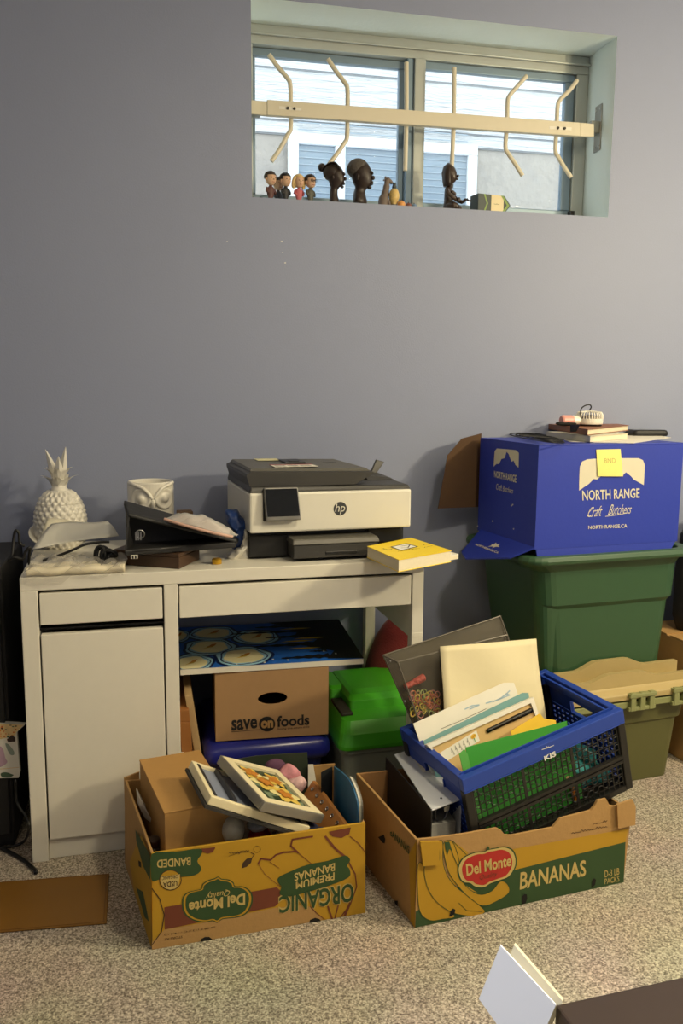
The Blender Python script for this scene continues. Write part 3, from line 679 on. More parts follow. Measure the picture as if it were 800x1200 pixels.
F.poly(P, Z7([(715, 588), (722, 555), (745, 530), (778, 525), (770, 555), (745, 578)]), d_); F.stroke(P, Z7([(775, 525), (790, 505), (770, 495)]), .0015, d_)
F.stroke(P, circ(301, 995, 4, 3.8, 12), .001, d_, closed=True); scribble(P, [F.at(p_, .001) for p_ in [(292, 1000.5), (268, 1003.5), (268, 998), (292, 995)]], d_, .0012)
F.stroke(P, [(268, 1003), (280, 999), (293, 998)], .001, d_)
sh = [(365, 800), (370, 755), (395, 728), (440, 715), (478, 705), (486, 678), (520, 655), (555, 645), (577, 634), (600, 648), (640, 652), (668, 670), (676, 690), (720, 692), (760, 712), (780, 750), (775, 800), (745, 850), (700, 872), (640, 880), (600, 886), (572, 906), (545, 895), (500, 903), (440, 895), (395, 870), (372, 838)]
shp = sm(Z7(sh), 3)
F.poly(P, shp, g_, .0010); F.poly(P, about(shp, .955), y_, .0012); F.poly(P, about(shp, .895), g_, .0014)
F.text(P, 'Del Monte', [(287, 1059.5), (221, 1069.5), (221, 1057), (287, 1046)], c_, .0018, bold=.03)
F.text(P, 'Quality', [(269, 1049), (241, 1054), (241, 1045), (269, 1040.5)], c_, .0018, bold=0, shear=.3)
F.text(P, 'ORGANIC', [(415, 1057), (326, 1071), (326, 1049), (415, 1033)], c_, .0008, bold=.07)
F.text(P, 'ORGANIC', [(414, 1056), (327, 1070), (327, 1050), (414, 1034)], g_, .0018, bold=.02)
for st, wd in (([(240, 545), (150, 470), (112, 410)], .0012), ([(112, 410), (128, 380), (185, 388), (215, 358), (260, 343), (330, 338)], .004), ([(180, 400), (235, 435)], .0012), ([(430, 415), (345, 345)], .0015), ([(345, 345), (303, 305), (312, 268), (345, 262), (430, 250)], .004), ([(505, 250), (560, 318), (620, 368)], .005), ([(640, 395), (680, 470), (688, 545), (650, 650), (600, 715)], .0028), ([(650, 250), (700, 290), (738, 342)], .0018), ([(415, 660), (455, 700), (500, 735)], .0018), ([(520, 660), (545, 735)], .004), ([(580, 655), (560, 730)], .003), ([(650, 640), (620, 710)], .006)):
    F.stroke(P, Z8(st), wd, m_, .0010)
F.poly(P, Z8([(525, 222), (560, 215), (655, 196), (645, 235), (600, 258), (545, 250)]), m_, .001)
F.poly(P, sm(Z8([(230, 490), (310, 450), (400, 415), (520, 392), (620, 362), (650, 388), (632, 420), (648, 445), (640, 490), (520, 540), (380, 580), (300, 600), (238, 590), (248, 545), (232, 525)]), 3), g_, .0012)
F.text(P, 'BANANAS', [(392, 1020), (344.5, 1032.5), (344.5, 1023), (392, 1010.5)], c_, .0018); F.text(P, 'PREMIUM', [(391.5, 1030.5), (346.5, 1041.5), (346.5, 1033), (391.5, 1021.5)], c_, .0018)
F.text(P, '56-58 F (13.3 C - 14.4 C)', Z7([(562, 935), (262, 982), (262, 968), (562, 922)]), d_, bold=0); F.text(P, 'STORE AT', Z7([(368, 993), (262, 1010), (262, 996), (368, 980)]), d_, bold=0)
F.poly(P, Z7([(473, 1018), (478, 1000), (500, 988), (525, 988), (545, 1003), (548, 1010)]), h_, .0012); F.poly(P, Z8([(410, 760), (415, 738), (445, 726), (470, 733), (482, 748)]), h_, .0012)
F.poly(P, Z7([(478, 470), (488, 490), (515, 500), (545, 492), (560, 468), (560, 462), (478, 472)]), mats_red := m_, .0012)
F.stroke(P, Z7([(190, 705), (235, 765), (262, 860), (245, 960), (190, 1035)]), .002, d_)
nL = V(((A-Cb).y, -(A-Cb).x, 0)).normalized(); P.build('front_lettering', PRINTS, lb, fix=False); P = MB(); G = Face(A, nL)
G.poly(P, [(177.5, 1030), (177.5, 1110), (174, 1103), (158, 1045), (152, 1010), (160, 990), (166, 978), (176, 1004)], y_, .0008)
G.poly(P, [(176.5, 1002), (176.5, 1031), (168, 1015), (160, 985), (159, 972)], g_, .001)
G.poly(P, [(160, 1040), (168, 1045), (175, 1080), (170, 1075)], g_, .001); G.poly(P, [(162.5, 1008), (165.5, 1010), (166, 1017), (163, 1015)], h_, .001)
P.build('side_lettering', PRINTS, lb, fix=False)
# a torn corner flap standing up at the back left, and the loose back flap
mb = MB(); a = on(145, 912, 'y', -.05); b = on(163, 905, 'y', -.045); c = on(163, 944, 'y', -.045); d = on(146, 946, 'y', -.05)
mb.prism([a, b, c, d], (0, .006, 0)); mb.build('corner_flap', KRAFT, lb)
# ---------------- right box
A2 = V((.885, -.453, 0)); B2 = V((1.449, -.384, 0)); C2 = V((.836, -.175, 0)); D2 = V((1.405, -.075, 0))
C2 = A2+(V((.841, -.197, 0))-A2)*1.22
D2 = B2+(C2-A2)*.98
nF = V((B2.y-A2.y, -(B2.x-A2.x), 0)).normalized(); C2t = onp(417, 906, C2, V((0, -1, 0))); LBm = (A2+B2+C2+D2)/4
rb = thing('banana_box', 'brown banana box with a red logo, holding the binder and the blue crate', 'box', LBm, 7)
F = Face(A2, nF)
topo = [(489, 984), (513, 981.5), (546, 977), (582, 970.5), (587.5, 973.5), (591.5, 978.6), (600, 979), (647, 970), (652, 964), (657, 959), (692, 950), (697, 944), (700, 938), (710, 936), (714, 944), (720, 945), (741, 940)]
mb = MB(); mb.prism([F.at(p) for p in [(486, 1087.5)]+topo+[(730, 1034)]], -F.n*.006, 0)
A2t = F.at((489, 984)); B2t = F.at((741, 940))
slab(mb, C2, A2, A2t-V((0, 0, .004)), C2t, .006, 0, LBm)
nB = V((0, 0, .2))
slab(mb, C2, D2, D2+V((0, 0, .21)), C2t, .006, 1, LBm)
slab(mb, B2, D2, D2+V((0, 0, .185)), B2+V((0, 0, .20)), .006, 0, LBm)
up8 = V((0, 0, .008)); mb.hexa([A2+V((.01, .01, .002)), B2+V((-.01, .01, .002)), D2+V((-.01, -.01, .002)), C2+V((.01, -.01, .002))], [A2+V((.01, .01, .002))+up8, B2+V((-.01, .01, .002))+up8, D2+V((-.01, -.01, .002))+up8, C2+V((.01, -.01, .002))+up8], 1)
mb.build('carton', [KRAFT, KIN], rb, bevel=.0012)
P = MB(); Za = zoomed(420, 900, 4.444); Zb = zoomed(560, 920, 4)
F.poly(P, [(600, 995), (735.5, 971), (732.5, 986.5), (600, 1020)], y_, .0005)
F.poly(P, [(486.3, 1087), (487, 1068), (540, 1036), (600, 1020), (732.5, 986.5), (730.3, 1033.8)], g_, .0006)
b0 = sm(Za([(308, 505), (330, 495), (350, 540), (370, 630), (430, 710), (500, 770), (440, 785), (370, 792), (318, 745), (306, 620)]), 4)
b1 = sm(Za([(345, 505), (415, 492), (418, 385), (437, 388), (440, 500), (480, 590), (560, 660), (635, 720), (655, 748), (612, 772), (550, 765), (480, 748), (400, 690), (352, 605)]), 4)
b2 = sm(Za([(440, 392), (485, 380), (520, 470), (540, 590), (620, 655), (690, 640), (735, 590), (770, 600), (782, 645), (720, 690), (640, 715), (555, 655), (478, 560), (450, 480)]), 4)
F.poly(P, Za([(440, 392), (490, 380), (520, 400), (570, 440), (530, 520), (540, 600), (620, 650), (480, 600)]), y_, .00065)
for q, o_ in ((b0, .0009), (b2, .0012), (b1, .0015)): F.poly(P, q, y_, o_); F.stroke(P, q, .0014, g_, o_+.0003, closed=True)
F.stroke(P, Za([(490, 380), (530, 420), (560, 450)]), .0015, g_); F.stroke(P, Za([(470, 400), (490, 450), (515, 510)]), .0015, g_, .002)
F.poly(P, Za([(445, 385), (470, 380), (485, 430), (470, 420), (460, 450), (450, 420)]), g_, .002)
F.stroke(P, Za([(520, 700), (560, 740), (640, 745)]), .0012, g_, .002)
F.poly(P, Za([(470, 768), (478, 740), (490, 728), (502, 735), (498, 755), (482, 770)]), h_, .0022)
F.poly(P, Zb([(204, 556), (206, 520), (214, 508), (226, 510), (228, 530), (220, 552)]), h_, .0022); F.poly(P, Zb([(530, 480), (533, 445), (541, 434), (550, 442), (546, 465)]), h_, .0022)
sh = sm([(538.5, 1027), (537, 1016), (543, 1005), (556, 999), (566, 998), (572, 995.5), (580, 994), (590, 992.5), (599, 996.5), (603, 1006), (602, 1016), (595, 1026.5), (584, 1031), (574, 1034.5), (566, 1039), (556, 1038), (550, 1034), (543, 1033)], 4)
F.poly(P, about(sh, 1.05), g_, .0019); F.poly(P, about(sh, 1.0), c_, .0022); F.poly(P, about(sh, .885), r_r, .0025)
F.poly(P, circ(571, 993.5, 1.8, 2.4, 8), g_, .0024)
F.text(P, 'Del Monte', [(545, 1012), (598, 1000.5), (598, 1014), (546, 1026)], c_, .0030, bold=.025); F.text(P, 'Quality', [(561, 1024.5), (582, 1020), (582, 1027.5), (561, 1032)], m_, .0030, bold=0, shear=.3)
F.text(P, 'BANANAS', [(609.5, 1022), (686, 1007.2), (686, 1026.2), (608.5, 1042.5)], c_, .0012, bold=.02)
F.text(P, 'D-3 LB', [(708, 1020), (725, 1016.5), (725, 1024.5), (708, 1028)], c_, bold=0); F.text(P, 'PACKS', [(708, 1029.5), (725, 1026), (725, 1032.5), (708, 1036)], c_, bold=0)
scribble(P, [F.at(p_, .001) for p_ in [(695, 962.5), (711, 959.5), (711, 963.5), (695, 966.5)]], d_, .0014, 9); scribble(P, [F.at(p_, .001) for p_ in [(669, 973.5), (711, 965.5), (711, 969.5), (669, 977.5)]], d_, .0014, 24)
nL = V(((A2-C2).y, -(A2-C2).x, 0)).normalized(); P.build('front_lettering', PRINTS, rb, fix=False); P = MB(); G = Face(A2, nL)
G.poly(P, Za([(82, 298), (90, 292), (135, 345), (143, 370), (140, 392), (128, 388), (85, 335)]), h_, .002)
lab = Za([(80, 198), (90, 196), (137, 250), (138, 300), (126, 298), (82, 245)]); G.poly(P, lab, 7, .002)
G.poly(P, Za([(80, 198), (137, 252), (136, 300), (82, 246)]), c_, .0024); G.stroke(P, Za([(88, 222), (130, 264)]), .003, d_, .003); G.stroke(P, Za([(88, 234), (128, 276)]), .002, d_, .003)
G.text(P, 'BANANAS', Za([(168, 312), (268, 408), (268, 452), (168, 350)]), g_, .002)
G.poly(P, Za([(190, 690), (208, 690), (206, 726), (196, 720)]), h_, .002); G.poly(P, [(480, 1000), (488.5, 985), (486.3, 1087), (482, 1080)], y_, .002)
P.build('side_lettering', PRINTS, rb, fix=False)
mb = MB(); o_ = F.n
q = [F.at(p, .004) for p in Za([(312, 374), (412, 372), (410, 492), (328, 500)])]; q2 = [F.at(p, .010) for p in Za([(312, 374), (412, 372), (410, 492), (328, 500)])]
mb.hexa(q, q2, 0); f_ = mb.build('corner_flap', [YEL], rb)
mb = MB(); q = [F.at(p, .004) for p in Zb([(640, 84), (712, 60), (726, 90), (725, 178), (645, 195)])]; mb.prism(q, o_*.006); mb.build('corner_flap', [KRAFT], rb)
# ================================================================ blue folding crate, tipped up on the right wall of its box
ct = Matrix.Translation(V((1.046, -.415, .118))) @ Matrix.Rotation(R(10.3), 4, 'Z') @ Matrix.Rotation(R(.5), 4, 'X') @ Matrix.Rotation(R(-13), 4, 'Y')
KW, KD, KH = .467, .319, .221
cr_ = thing('folding_crate', 'blue rimmed black folding crate full of papers, tipped up in the brown banana box', 'crate', M=ct)
k = dict(parent=cr_, local=True)
CBL = mat('blue crate plastic', (34, 66, 160), .4, var=.04); CBK = mat('black crate plastic', (28, 26, 24), .45, var=.08)
mb = MB(); rh = .035
for a in ((0, KW, 0, .018), (0, KW, KD-.018, KD), (0, .018, .018, KD-.018), (KW-.018, KW, .018, KD-.018)): mb.box(*a, KH-rh, KH)
mb.box(.0, KW, .0, .004, KH-rh-.004, KH-rh)
mb.build('rim', CBL, bevel=.003, **k)
mb = MB(); mb.box(.010, KW-.010, .022, .026, KH-.006, KH+.003); mb.box(KW-.03, KW-.024, .02, KD-.02, KH-.012, KH-.004); mb.build('rim_lip', CBL, **k)
for x in (0, KW-.022):
    for y in (0, KD-.022): MB().box(x, x+.022, y, y+.022, 0, KH-rh).build('corner_post', CBK, bevel=.003, **k)
MB().box(.005, KW-.005, .004, KD-.004, .002, .008).build('floor_panel', CBK, **k)
def lattice(name, y):
    mb = MB(); x0, x1, z0, z1 = .022, KW-.022, .012, KH-rh; s = -1 if y < .1 else 1
    mb.box(x0, x1, y-.008, y+.003, .092, .100); mb.box(x0, x1, y-.008, y+.003, .080, .088); mb.box(x0, x1, y-.004, y+.002, .088, .092)
    mb.box(x0, x1, y-.005, y+.003, 0, .014); n = 27
    for i in range(n+1):
        x = x0+(x1-x0)*i/n; wd = .0012 if i % 9 else .004; mb.box(x-wd, x+wd, y-.001, y+.0015, z0, z1)
    for zz in (.026, .048, .064, .116, .138, .160): 
        mb.box(x0, x1, y-.0008, y+.001, zz-.0011, zz+.0011)
        w_ = (x1-x0)/n
        for i in range(n):
            a = x0+w_*i; pts = [V((a+w_*t, y, zz+.010+(-.006 if 0 else 0)+.006*math.sin(math.pi*t)*(-1 if i % 2 else 1))) for t in (0, .25, .5, .75, 1)]
            mb.tube(pts, .0011, 4)
    mb.build(name, CBK, **k)
lattice('lattice_panel', .006); lattice('lattice_panel', KD-.008)
for x in (.006, KW-.010):
    mb = MB(); y0, y1 = .022, KD-.022; hy0, hy1 = KD*.36, KD*.64
    mb.box(x, x+.004, y0, y1, KH-.052, KH-rh); mb.box(x, x+.004, y0, hy0, KH-.085, KH-.052); mb.box(x, x+.004, hy1, y1, KH-.085, KH-.052)
    mb.box(x-.003, x+.008, hy0-.004, hy1+.004, KH-.092, KH-.085); mb.box(x-.003, x+.008, hy0-.004, hy0, KH-.085, KH-.055); mb.box(x-.003, x+.008, hy1, hy1+.004, KH-.085, KH-.055)
    ny, nz = 14, 8; z0, z1 = .01, KH-.092
    for i in range(ny+1):
        y = y0+(y1-y0)*i/ny; mb.box(x, x+.004, y-.005, y+.005, z0, z1)
    for j in range(nz+1):
        z = z0+(z1-z0)*j/nz; mb.box(x, x+.004, y0, y1, z-.0045, z+.0045)
    mb.build('end_panel', CBL, **k)
ex, ey, ez = [ct.to_3x3() @ V(a) for a in ((1, 0, 0), (0, 1, 0), (0, 0, 1))]; CO = ct.to_translation(); ci = ct.inverted()
F = Face(CO, ey); mb = MB(); Zc = zoomed(520, 860, 6.154)
F.text(mb, 'KIS', Zc([(718, 160), (800, 120), (808, 158), (724, 195)]), 0, bold=.035); F.stroke(mb, Zc([(705, 112), (750, 98), (790, 82)]), .0018, 0); F.stroke(mb, Zc([(735, 90), (748, 97), (752, 90)]), .0018, 0)
mb.build('rim_lettering', mat('white crate print', (220, 220, 214), .6), cr_, fix=False)
def leaf(y0, lean):
    """plane standing in the crate, foot y0 behind the front wall, leaning back by lean degrees"""
    a = R(lean); n = ey*math.cos(a)-ez*math.sin(a); u = ez*math.cos(a)+ey*math.sin(a); return CO+ey*y0, n, u
def sheet(pl, tops, zbot=.012, th=.002, drop=None):
    """card in that plane: its upper outline from the photo, its foot down on the crate floor"""
    P, n, u = pl; T = [onp(a, b, P, n) for a, b in tops]; a, b = T[0], T[-1]
    out = list(T)
    for q in (b, a):
        z = (ci @ q).z; d = (z-zbot)/(u.dot(ez)) if drop is None else min(drop, (z-zbot)/u.dot(ez)); out.append(q-u*d)
    return out, n
def card(name, pl, tops, m, label, cat, th=.002, drop=None, zbot=.012, **kw):
    pts, n = sheet(pl, tops, zbot, th, drop); mb = MB(); mb.prism(pts, n*th, 0)
    return mb.build(name, m, label=label, cat=cat, **kw)
gf = mat('green card folder', (66, 158, 62), .5, var=.04)
card('folder', leaf(.030, 8), [(545, 876), (664, 845), (666, 860)], gf, 'bright green folder standing at the front of the blue crate', 'folder', .0015)
card('folder', leaf(.025, 5), [(538, 884), (544, 878), (548, 884)], mat('pale green folder', (96, 176, 84), .5), 'narrow light green folder edge beside the bright green folder', 'folder', .002)
ye = mat('yellow envelope paper', (240, 196, 60), .6)
card('envelope', leaf(.052, 15), [(598, 857), (632.5, 836), (637, 842), (651, 844), (652, 852)], ye, 'yellow envelope sticking up behind the green folder', 'envelope', .002)
# gift box with a black pen
pl = leaf(.072, 22); P, n, u = pl
def atp(a, b, o=0): return onp(a, b, P, n)-n*o
outq = [atp(500, 873), atp(625, 817), atp(634, 848), atp(523, 893)]
gb = thing('pen_box', 'open white gift box holding a black pen and a printed card', 'gift box', outq[3])
mb = MB(); inn = [atp(506, 876), atp(622, 824), atp(632, 852), atp(523, 897)]
ext = lambda q, d: [q[0], q[1], q[1]+(q[2]-q[1])*d, q[0]+(q[3]-q[0])*d]
O4 = ext(outq, 1.9); I4 = ext(inn, 1.7)
bk_ = n*.018
mb.hexa([p+bk_ for p in O4], [p+bk_*.8 for p in O4])
for i in range(4):
    j = (i+1) % 4; mb.hexa([O4[i]+bk_*.8, O4[j]+bk_*.8, I4[j]+bk_*.8, I4[i]+bk_*.8], [O4[i], O4[j], I4[j], I4[i]])
mb.build('tray', PAPER, gb)
MB().hexa([p+bk_*.8 for p in I4], [p+bk_*.35 for p in I4]).build('kraft_insert', mat('pale kraft insert', (204, 172, 116), .8), gb)
Ic = mat('pen black', (16, 16, 17), .25)
a, b = atp(571, 857, -.004), atp(624, 832, -.004); d = (b-a)
pn = thing('pen', 'black capped pen lying in the gift box', 'pen', a)
MB().tube([a, a+d*.02, a+d*.55], [.0035, .0055, .006], 12).build('barrel', Ic, pn, smooth=False)
MB().tube([a+d*.55, a+d*.56, a+d*.97, b], [.0062, .0068, .0066, .0045], 12).build('cap', Ic, pn)
MB().hexa([a+d*.68-n*.0075+u*.001, a+d*.94-n*.0075+u*.001, a+d*.94-n*.0075-u*.001, a+d*.68-n*.0075-u*.001], [a+d*.68-n*.0088+u*.001, a+d*.94-n*.0088+u*.001, a+d*.94-n*.0088-u*.001, a+d*.68-n*.0088-u*.001]).build('clip', mat('gunmetal clip', (70, 70, 72), .3, .8), pn)
cq = [atp(516, 882.5, -.005), atp(559, 856, -.005), atp(563, 868, -.005), atp(523, 893, -.005)]
cdn = thing('greeting_card', 'small white printed card with a yellow flower in the gift box', 'card', cq[3])
MB().prism(cq, n*.001).build('card_sheet', PAPER, cdn)
mb = MB(); qd = [p-n*.0006 for p in cq]; bl2 = lambda s, t_: qd[3].lerp(qd[2], s).lerp(qd[0].lerp(qd[1], s), t_)
for r_i, tx in enumerate(range(5)): scribble(mb, [bl2(.22+.11*r_i, .15), bl2(.22+.11*r_i, .85), bl2(.30+.11*r_i, .85), bl2(.30+.11*r_i, .15)], 0, .0007)
for i in range(9):
    a_ = i*2*math.pi/9; c0 = (.88+.045*math.cos(a_), .68+.13*math.sin(a_)); mb.poly([bl2(c0[0]+.03*math.cos(x*.785), c0[1]+.085*math.sin(x*.785))-n*.0002 for x in range(8)], 1)
mb.poly([bl2(.88+.022*math.cos(x*.785), .68+.07*math.sin(x*.785))-n*.0006 for x in range(8)], 2)
mb.poly([bl2(.87, .5)-n*.0002, bl2(.89, .5)-n*.0002, bl2(.885, .1)-n*.0002, bl2(.875, .1)-n*.0002], 3)
mb.build('card_print', [mat('grey ink', (90, 90, 86), .7), ye, mat('orange flower centre', (200, 120, 30), .7), gf], cdn, fix=False)
# teal card and white leaflet behind the gift box
card('teal_card', leaf(.104, 23), [(496, 868), (612, 812), (619, 812), (620, 818)], mat('teal card', (110, 156, 158), .6), 'teal card edge between the gift box and the white leaflet', 'card', .002, drop=.2)
s_, n_2 = sheet(leaf(.122, 24), [(484, 848), (590, 800), (602, 800), (606, 812)], .012, .002, .24)
lt = thing('leaflet', 'white leaflet with a faint blue sketch behind the teal card', 'paper', s_[0])
MB().prism(s_, n_2*.002).build('sheet', PAPER, lt)
mb = MB(); F2 = Face(s_[0], n_2); Zd = zoomed(440, 710, 3.636); lb_ = mat('pale blue ink', (160, 186, 205), .7)
for st in ([(380, 440), (410, 425), (440, 422), (400, 440)], [(500, 408), (530, 395), (560, 372), (570, 362)], [(520, 400), (570, 380), (555, 375)], [(470, 415), (500, 405)]): F2.stroke(mb, Zd(st), .003, 0)
F2.stroke(mb, Zd([(278, 524), (360, 490), (470, 438)]), .0012, 1)
mb.build('sheet_print', [lb_, mat('dark rule', (90, 84, 70), .7)], lt, fix=False)
# big cream paper bag and the smoky clear box of beads behind it
P, n, u = leaf(.185, 15); T = [onp(a_, b_, P, n) for a_, b_ in ((515.6, 757.5), (560, 751), (629, 748.5), (634, 838), (639, 862), (520, 862))]
cream = mat('cream paper bag', (226, 214, 176), .65, var=.04, scale=12, bump=.12, bscale=18)
mb = MB()
def bagf(s, t_):
    p = T[5].lerp(T[4], s).lerp(T[0].lerp(T[2], s), t_)
    return p-n*(.006*math.sin(3.1*s+1)*math.sin(2.6*t_)+.004*math.sin(7*s+5*t_))-n*.010*max(0, s-.8)*5*(1-t_)
mb.grid(bagf, 14, 14); mb.build('paper_bag', cream, smooth=True, solid=.004, label='large cream paper bag standing upright in the crate', cat='paper bag')
P, n, u = leaf(.200, 14)
q = [onp(466, 776, P, n), onp(590, 748, P, n), onp(598, 800, P, n), onp(476, 866, P, n)]
q = [onp(466, 776, P, n), onp(594, 744, P, n)]; dwn = -u
hgt = .205
tb = n*.042
fr4 = [q[0]+dwn*hgt+ex*.012, q[1]+dwn*hgt, q[1], q[0]]
bx = thing('bead_box', 'smoky clear plastic case of beads leaning at the back of the crate', 'plastic case', fr4[0])
smoke = film('smoky clear plastic', (112, 106, 94), .80, .10)
bt = [onp(449, 768, P+tb, n), onp(586, 722, P+tb, n)]
bk4 = [fr4[0]+tb, fr4[1]+tb, bt[1], bt[0]]
mb = MB(); mb.hexa([fr4[0], fr4[1], bk4[1], bk4[0]], [fr4[3], fr4[2], bk4[2], bk4[3]]); mb.build('case', smoke, bx, bevel=.004)
mb = MB()
for i in range(4):
    j = (i+1) % 4
    for a_, b_ in ((fr4[i], fr4[j]), (bk4[i], bk4[j])): mb.tube([a_, b_], .0022, 6)
    mb.tube([fr4[i], bk4[i]], .0022, 6)
mb.build('case_edges', mat('grey plastic edge', (96, 90, 80), .3), bx)
MB().hexa([p+n*.003 for p in (bk4[0], bk4[1], bk4[2], bk4[3])], [p+n*.006 for p in (bk4[0], bk4[1], bk4[2], bk4[3])]).build('back_tray', mat('dark smoky tray', (104, 97, 84), .5), bx)
for a_, b_ in ((457, 775), (474, 822)): MB().ball(onp(a_, b_, P, n)-n*.0, .0028, 8).build('rivet', STEEL, bx)
# beads in small bags inside the case
bc0 = onp(494, 800, P, n)+n*.022
MB().tube(bez([onp(478, 806, P, n)+n*.02, onp(490, 800, P, n)+n*.02, onp(501, 794, P, n)+n*.02]), [.008]*8+[.010]*8+[.007], 10).build('bead_bag', mat('coral red beads', (206, 84, 74), .5, bump=.6, bscale=140), smooth=True, label='packet of coral red beads in the clear case', cat='bead packet')
rg = [mat('yellow rubber ring', (214, 196, 84), .5), mat('orange rubber ring', (216, 120, 70), .5), mat('pale green rubber ring', (170, 186, 110), .5), mat('pink rubber ring', (220, 140, 130), .5)]
mb = MB()
for i in range(80):
    c0 = onp(random.uniform(484, 516), random.uniform(812, 838), P, n)+n*random.uniform(.006, .024); q0_ = random.uniform(0, 6.28); a1 = V((math.cos(q0_), .5*math.sin(q0_+1), math.sin(q0_))).normalized(); b1_ = a1.cross(n+ex*random.uniform(-.8, .8)).normalized(); r_ = random.uniform(.0055, .0085)
    mb.tube([c0+a1*r_*math.cos(t_*math.pi/5)+b1_*r_*math.sin(t_*math.pi/5) for t_ in range(11)], .0014, 4, i % 4, False)
mb.build('loom_bands', rg, kind='stuff', label='loose mixed colour rubber rings in the clear case', cat='rubber rings')
# things seen through the lattice
mb = MB()
mb.grid(lambda s, t_: ct @ V((.335+.08*s+.02*math.sin(6*t_), .045+.03*math.sin(3*s)*t_+.01*math.sin(9*t_+4*s), .02+.13*t_*(1-.5*abs(s-.3)))), 16, 12)
mb.build('teal_bag', mat('teal plastic bag', (72, 166, 170), .3, var=.2, scale=40), smooth=True, solid=.002, label='crumpled teal bag seen through the right side of the crate lattice', cat='bag')
o_ = thing('marker_pen', 'orange marker seen through the lower lattice of the crate', 'pen', ct @ V((.31, .03, .02)))
MB().tube([ct @ V((.312, .03, .018)), ct @ V((.306, .034, .066))], .006, 10).build('barrel', mat('orange marker', (226, 132, 50), .4), o_)
MB().tube([ct @ V((.306, .034, .066)), ct @ V((.3045, .035, .082))], .0066, 10).build('cap', mat('pale marker cap', (220, 180, 140), .4), o_)
MB().hexa([ct @ V((x, y, .012)) for x, y in ((.12, .055), (.42, .055), (.42, .075), (.12, .075))], [ct @ V((x, y, .06)) for x, y in ((.12, .055), (.42, .055), (.42, .075), (.12, .075))]).build('notebook', mat('dark maroon notebook', (66, 36, 34), .6), bevel=.002, label='dark maroon notebook low in the crate behind the green folder', cat='notebook')

# ---------------- white lever-arch binder beside the crate
s0 = [on(505, 949, 'z', .262), on(541, 935.5, 'z', .262), on(499, 872, 'z', .262), on(462, 884, 'z', .262)]
bd = thing('ring_binder', 'white ring binder with a black side standing spine up beside the crate', 'binder', V((s0[0].x, s0[0].y, .02)))
wb = mat('white binder vinyl', (206, 210, 218), .35, var=.02); kb = mat('black binder cover', (22, 20, 20), .6)
fx = (s0[1]-s0[0]).normalized(); fy = (s0[3]-s0[0]).normalized(); dz = V((0, 0, -.24))
MB().hexa([p+V((0, 0, -.004)) for p in s0], s0).build('spine', wb, bd, bevel=.001)
r0, r3 = s0[1], s0[2]
MB().hexa([r0+dz, r0+dz-fx*.004, r3+dz-fx*.004, r3+dz], [r0, r0-fx*.004, r3-fx*.004, r3]).build('cover', wb, bd, bevel=.001)
l0, l3 = s0[0], s0[3]; ll0 = on(443, 888, 'y', l3.y+.02)
MB().hexa([l0+dz, l0+dz+fx*.004, l3+dz+fx*.004-fx*.03, l3+dz-fx*.03], [l0, l0+fx*.004, l3+fx*.004-fx*.03, l3-fx*.03]).build('cover', kb, bd, bevel=.001)
a, b = s0[0]+V((0, 0, -.006))+fx*.006+fy*.02, s0[1]+V((0, 0, -.006))-fx*.008+fy*.02
MB().hexa([a+V((0, 0, -.2)), b+V((0, 0, -.2)), b+V((0, 0, -.2))+fy*.20, a+V((0, 0, -.2))+fy*.20], [a+V((0, 0, -.045)), b+V((0, 0, -.06)), b+V((0, 0, -.06))+fy*.20, a+V((0, 0, -.045))+fy*.20]).build('papers', mat('grey paper block', (170, 168, 162), .8, var=.15, scale=150), bd)
for yy in (.035, .10):
    c0 = (s0[0]+s0[1])/2+fy*yy+V((0, 0, -.035)); MB().tube([c0+fx*.020*math.cos(t_*math.pi/10)+V((0, 0, .026*math.sin(t_*math.pi/10))) for t_ in range(-4, 15)], .0022, 6).build('ring', STEEL, bd, smooth=True)
MB().hexa([(s0[0]+s0[1])/2+V((0, 0, -.006))-fx*.008, (s0[0]+s0[1])/2+V((0, 0, -.006))+fx*.010, (s0[0]+s0[1])/2+V((0, 0, -.006))+fx*.010+fy*.16, (s0[0]+s0[1])/2+V((0, 0, -.006))-fx*.008+fy*.16], [(s0[0]+s0[1])/2+V((0, 0, -.018))-fx*.006, (s0[0]+s0[1])/2+V((0, 0, -.018))+fx*.008, (s0[0]+s0[1])/2+V((0, 0, -.018))+fx*.008+fy*.16, (s0[0]+s0[1])/2+V((0, 0, -.018))-fx*.006+fy*.16]).build('ring_mechanism', STEEL, bd)
lbq = [s0[0].lerp(s0[3], .55).lerp(s0[1].lerp(s0[2], .55), .42), s0[0].lerp(s0[3], .55).lerp(s0[1].lerp(s0[2], .55), .88), s0[0].lerp(s0[3], .9).lerp(s0[1].lerp(s0[2], .9), .88), s0[0].lerp(s0[3], .9).lerp(s0[1].lerp(s0[2], .9), .42)]
MB().hexa([p+V((0, 0, .0002)) for p in lbq], [p+V((0, 0, .001)) for p in lbq]).build('spine_label', mat('glossy label sleeve', (226, 222, 206), .2), bd)
for t_ in (.10, .93): MB().lathe([(.0, 0), (.0028, 0), (.0028, .0012), (0, .0012)], 10, s0[0].lerp(s0[3], t_).lerp(s0[1].lerp(s0[2], t_), .45)).build('rivet', mat('dark rivet', (60, 60, 62), .4, .8), bd)
# ================================================================ on the desk
DT = .7505
cer = mat('white glazed ceramic', (226, 222, 212), .3, var=.02, coat=.3)
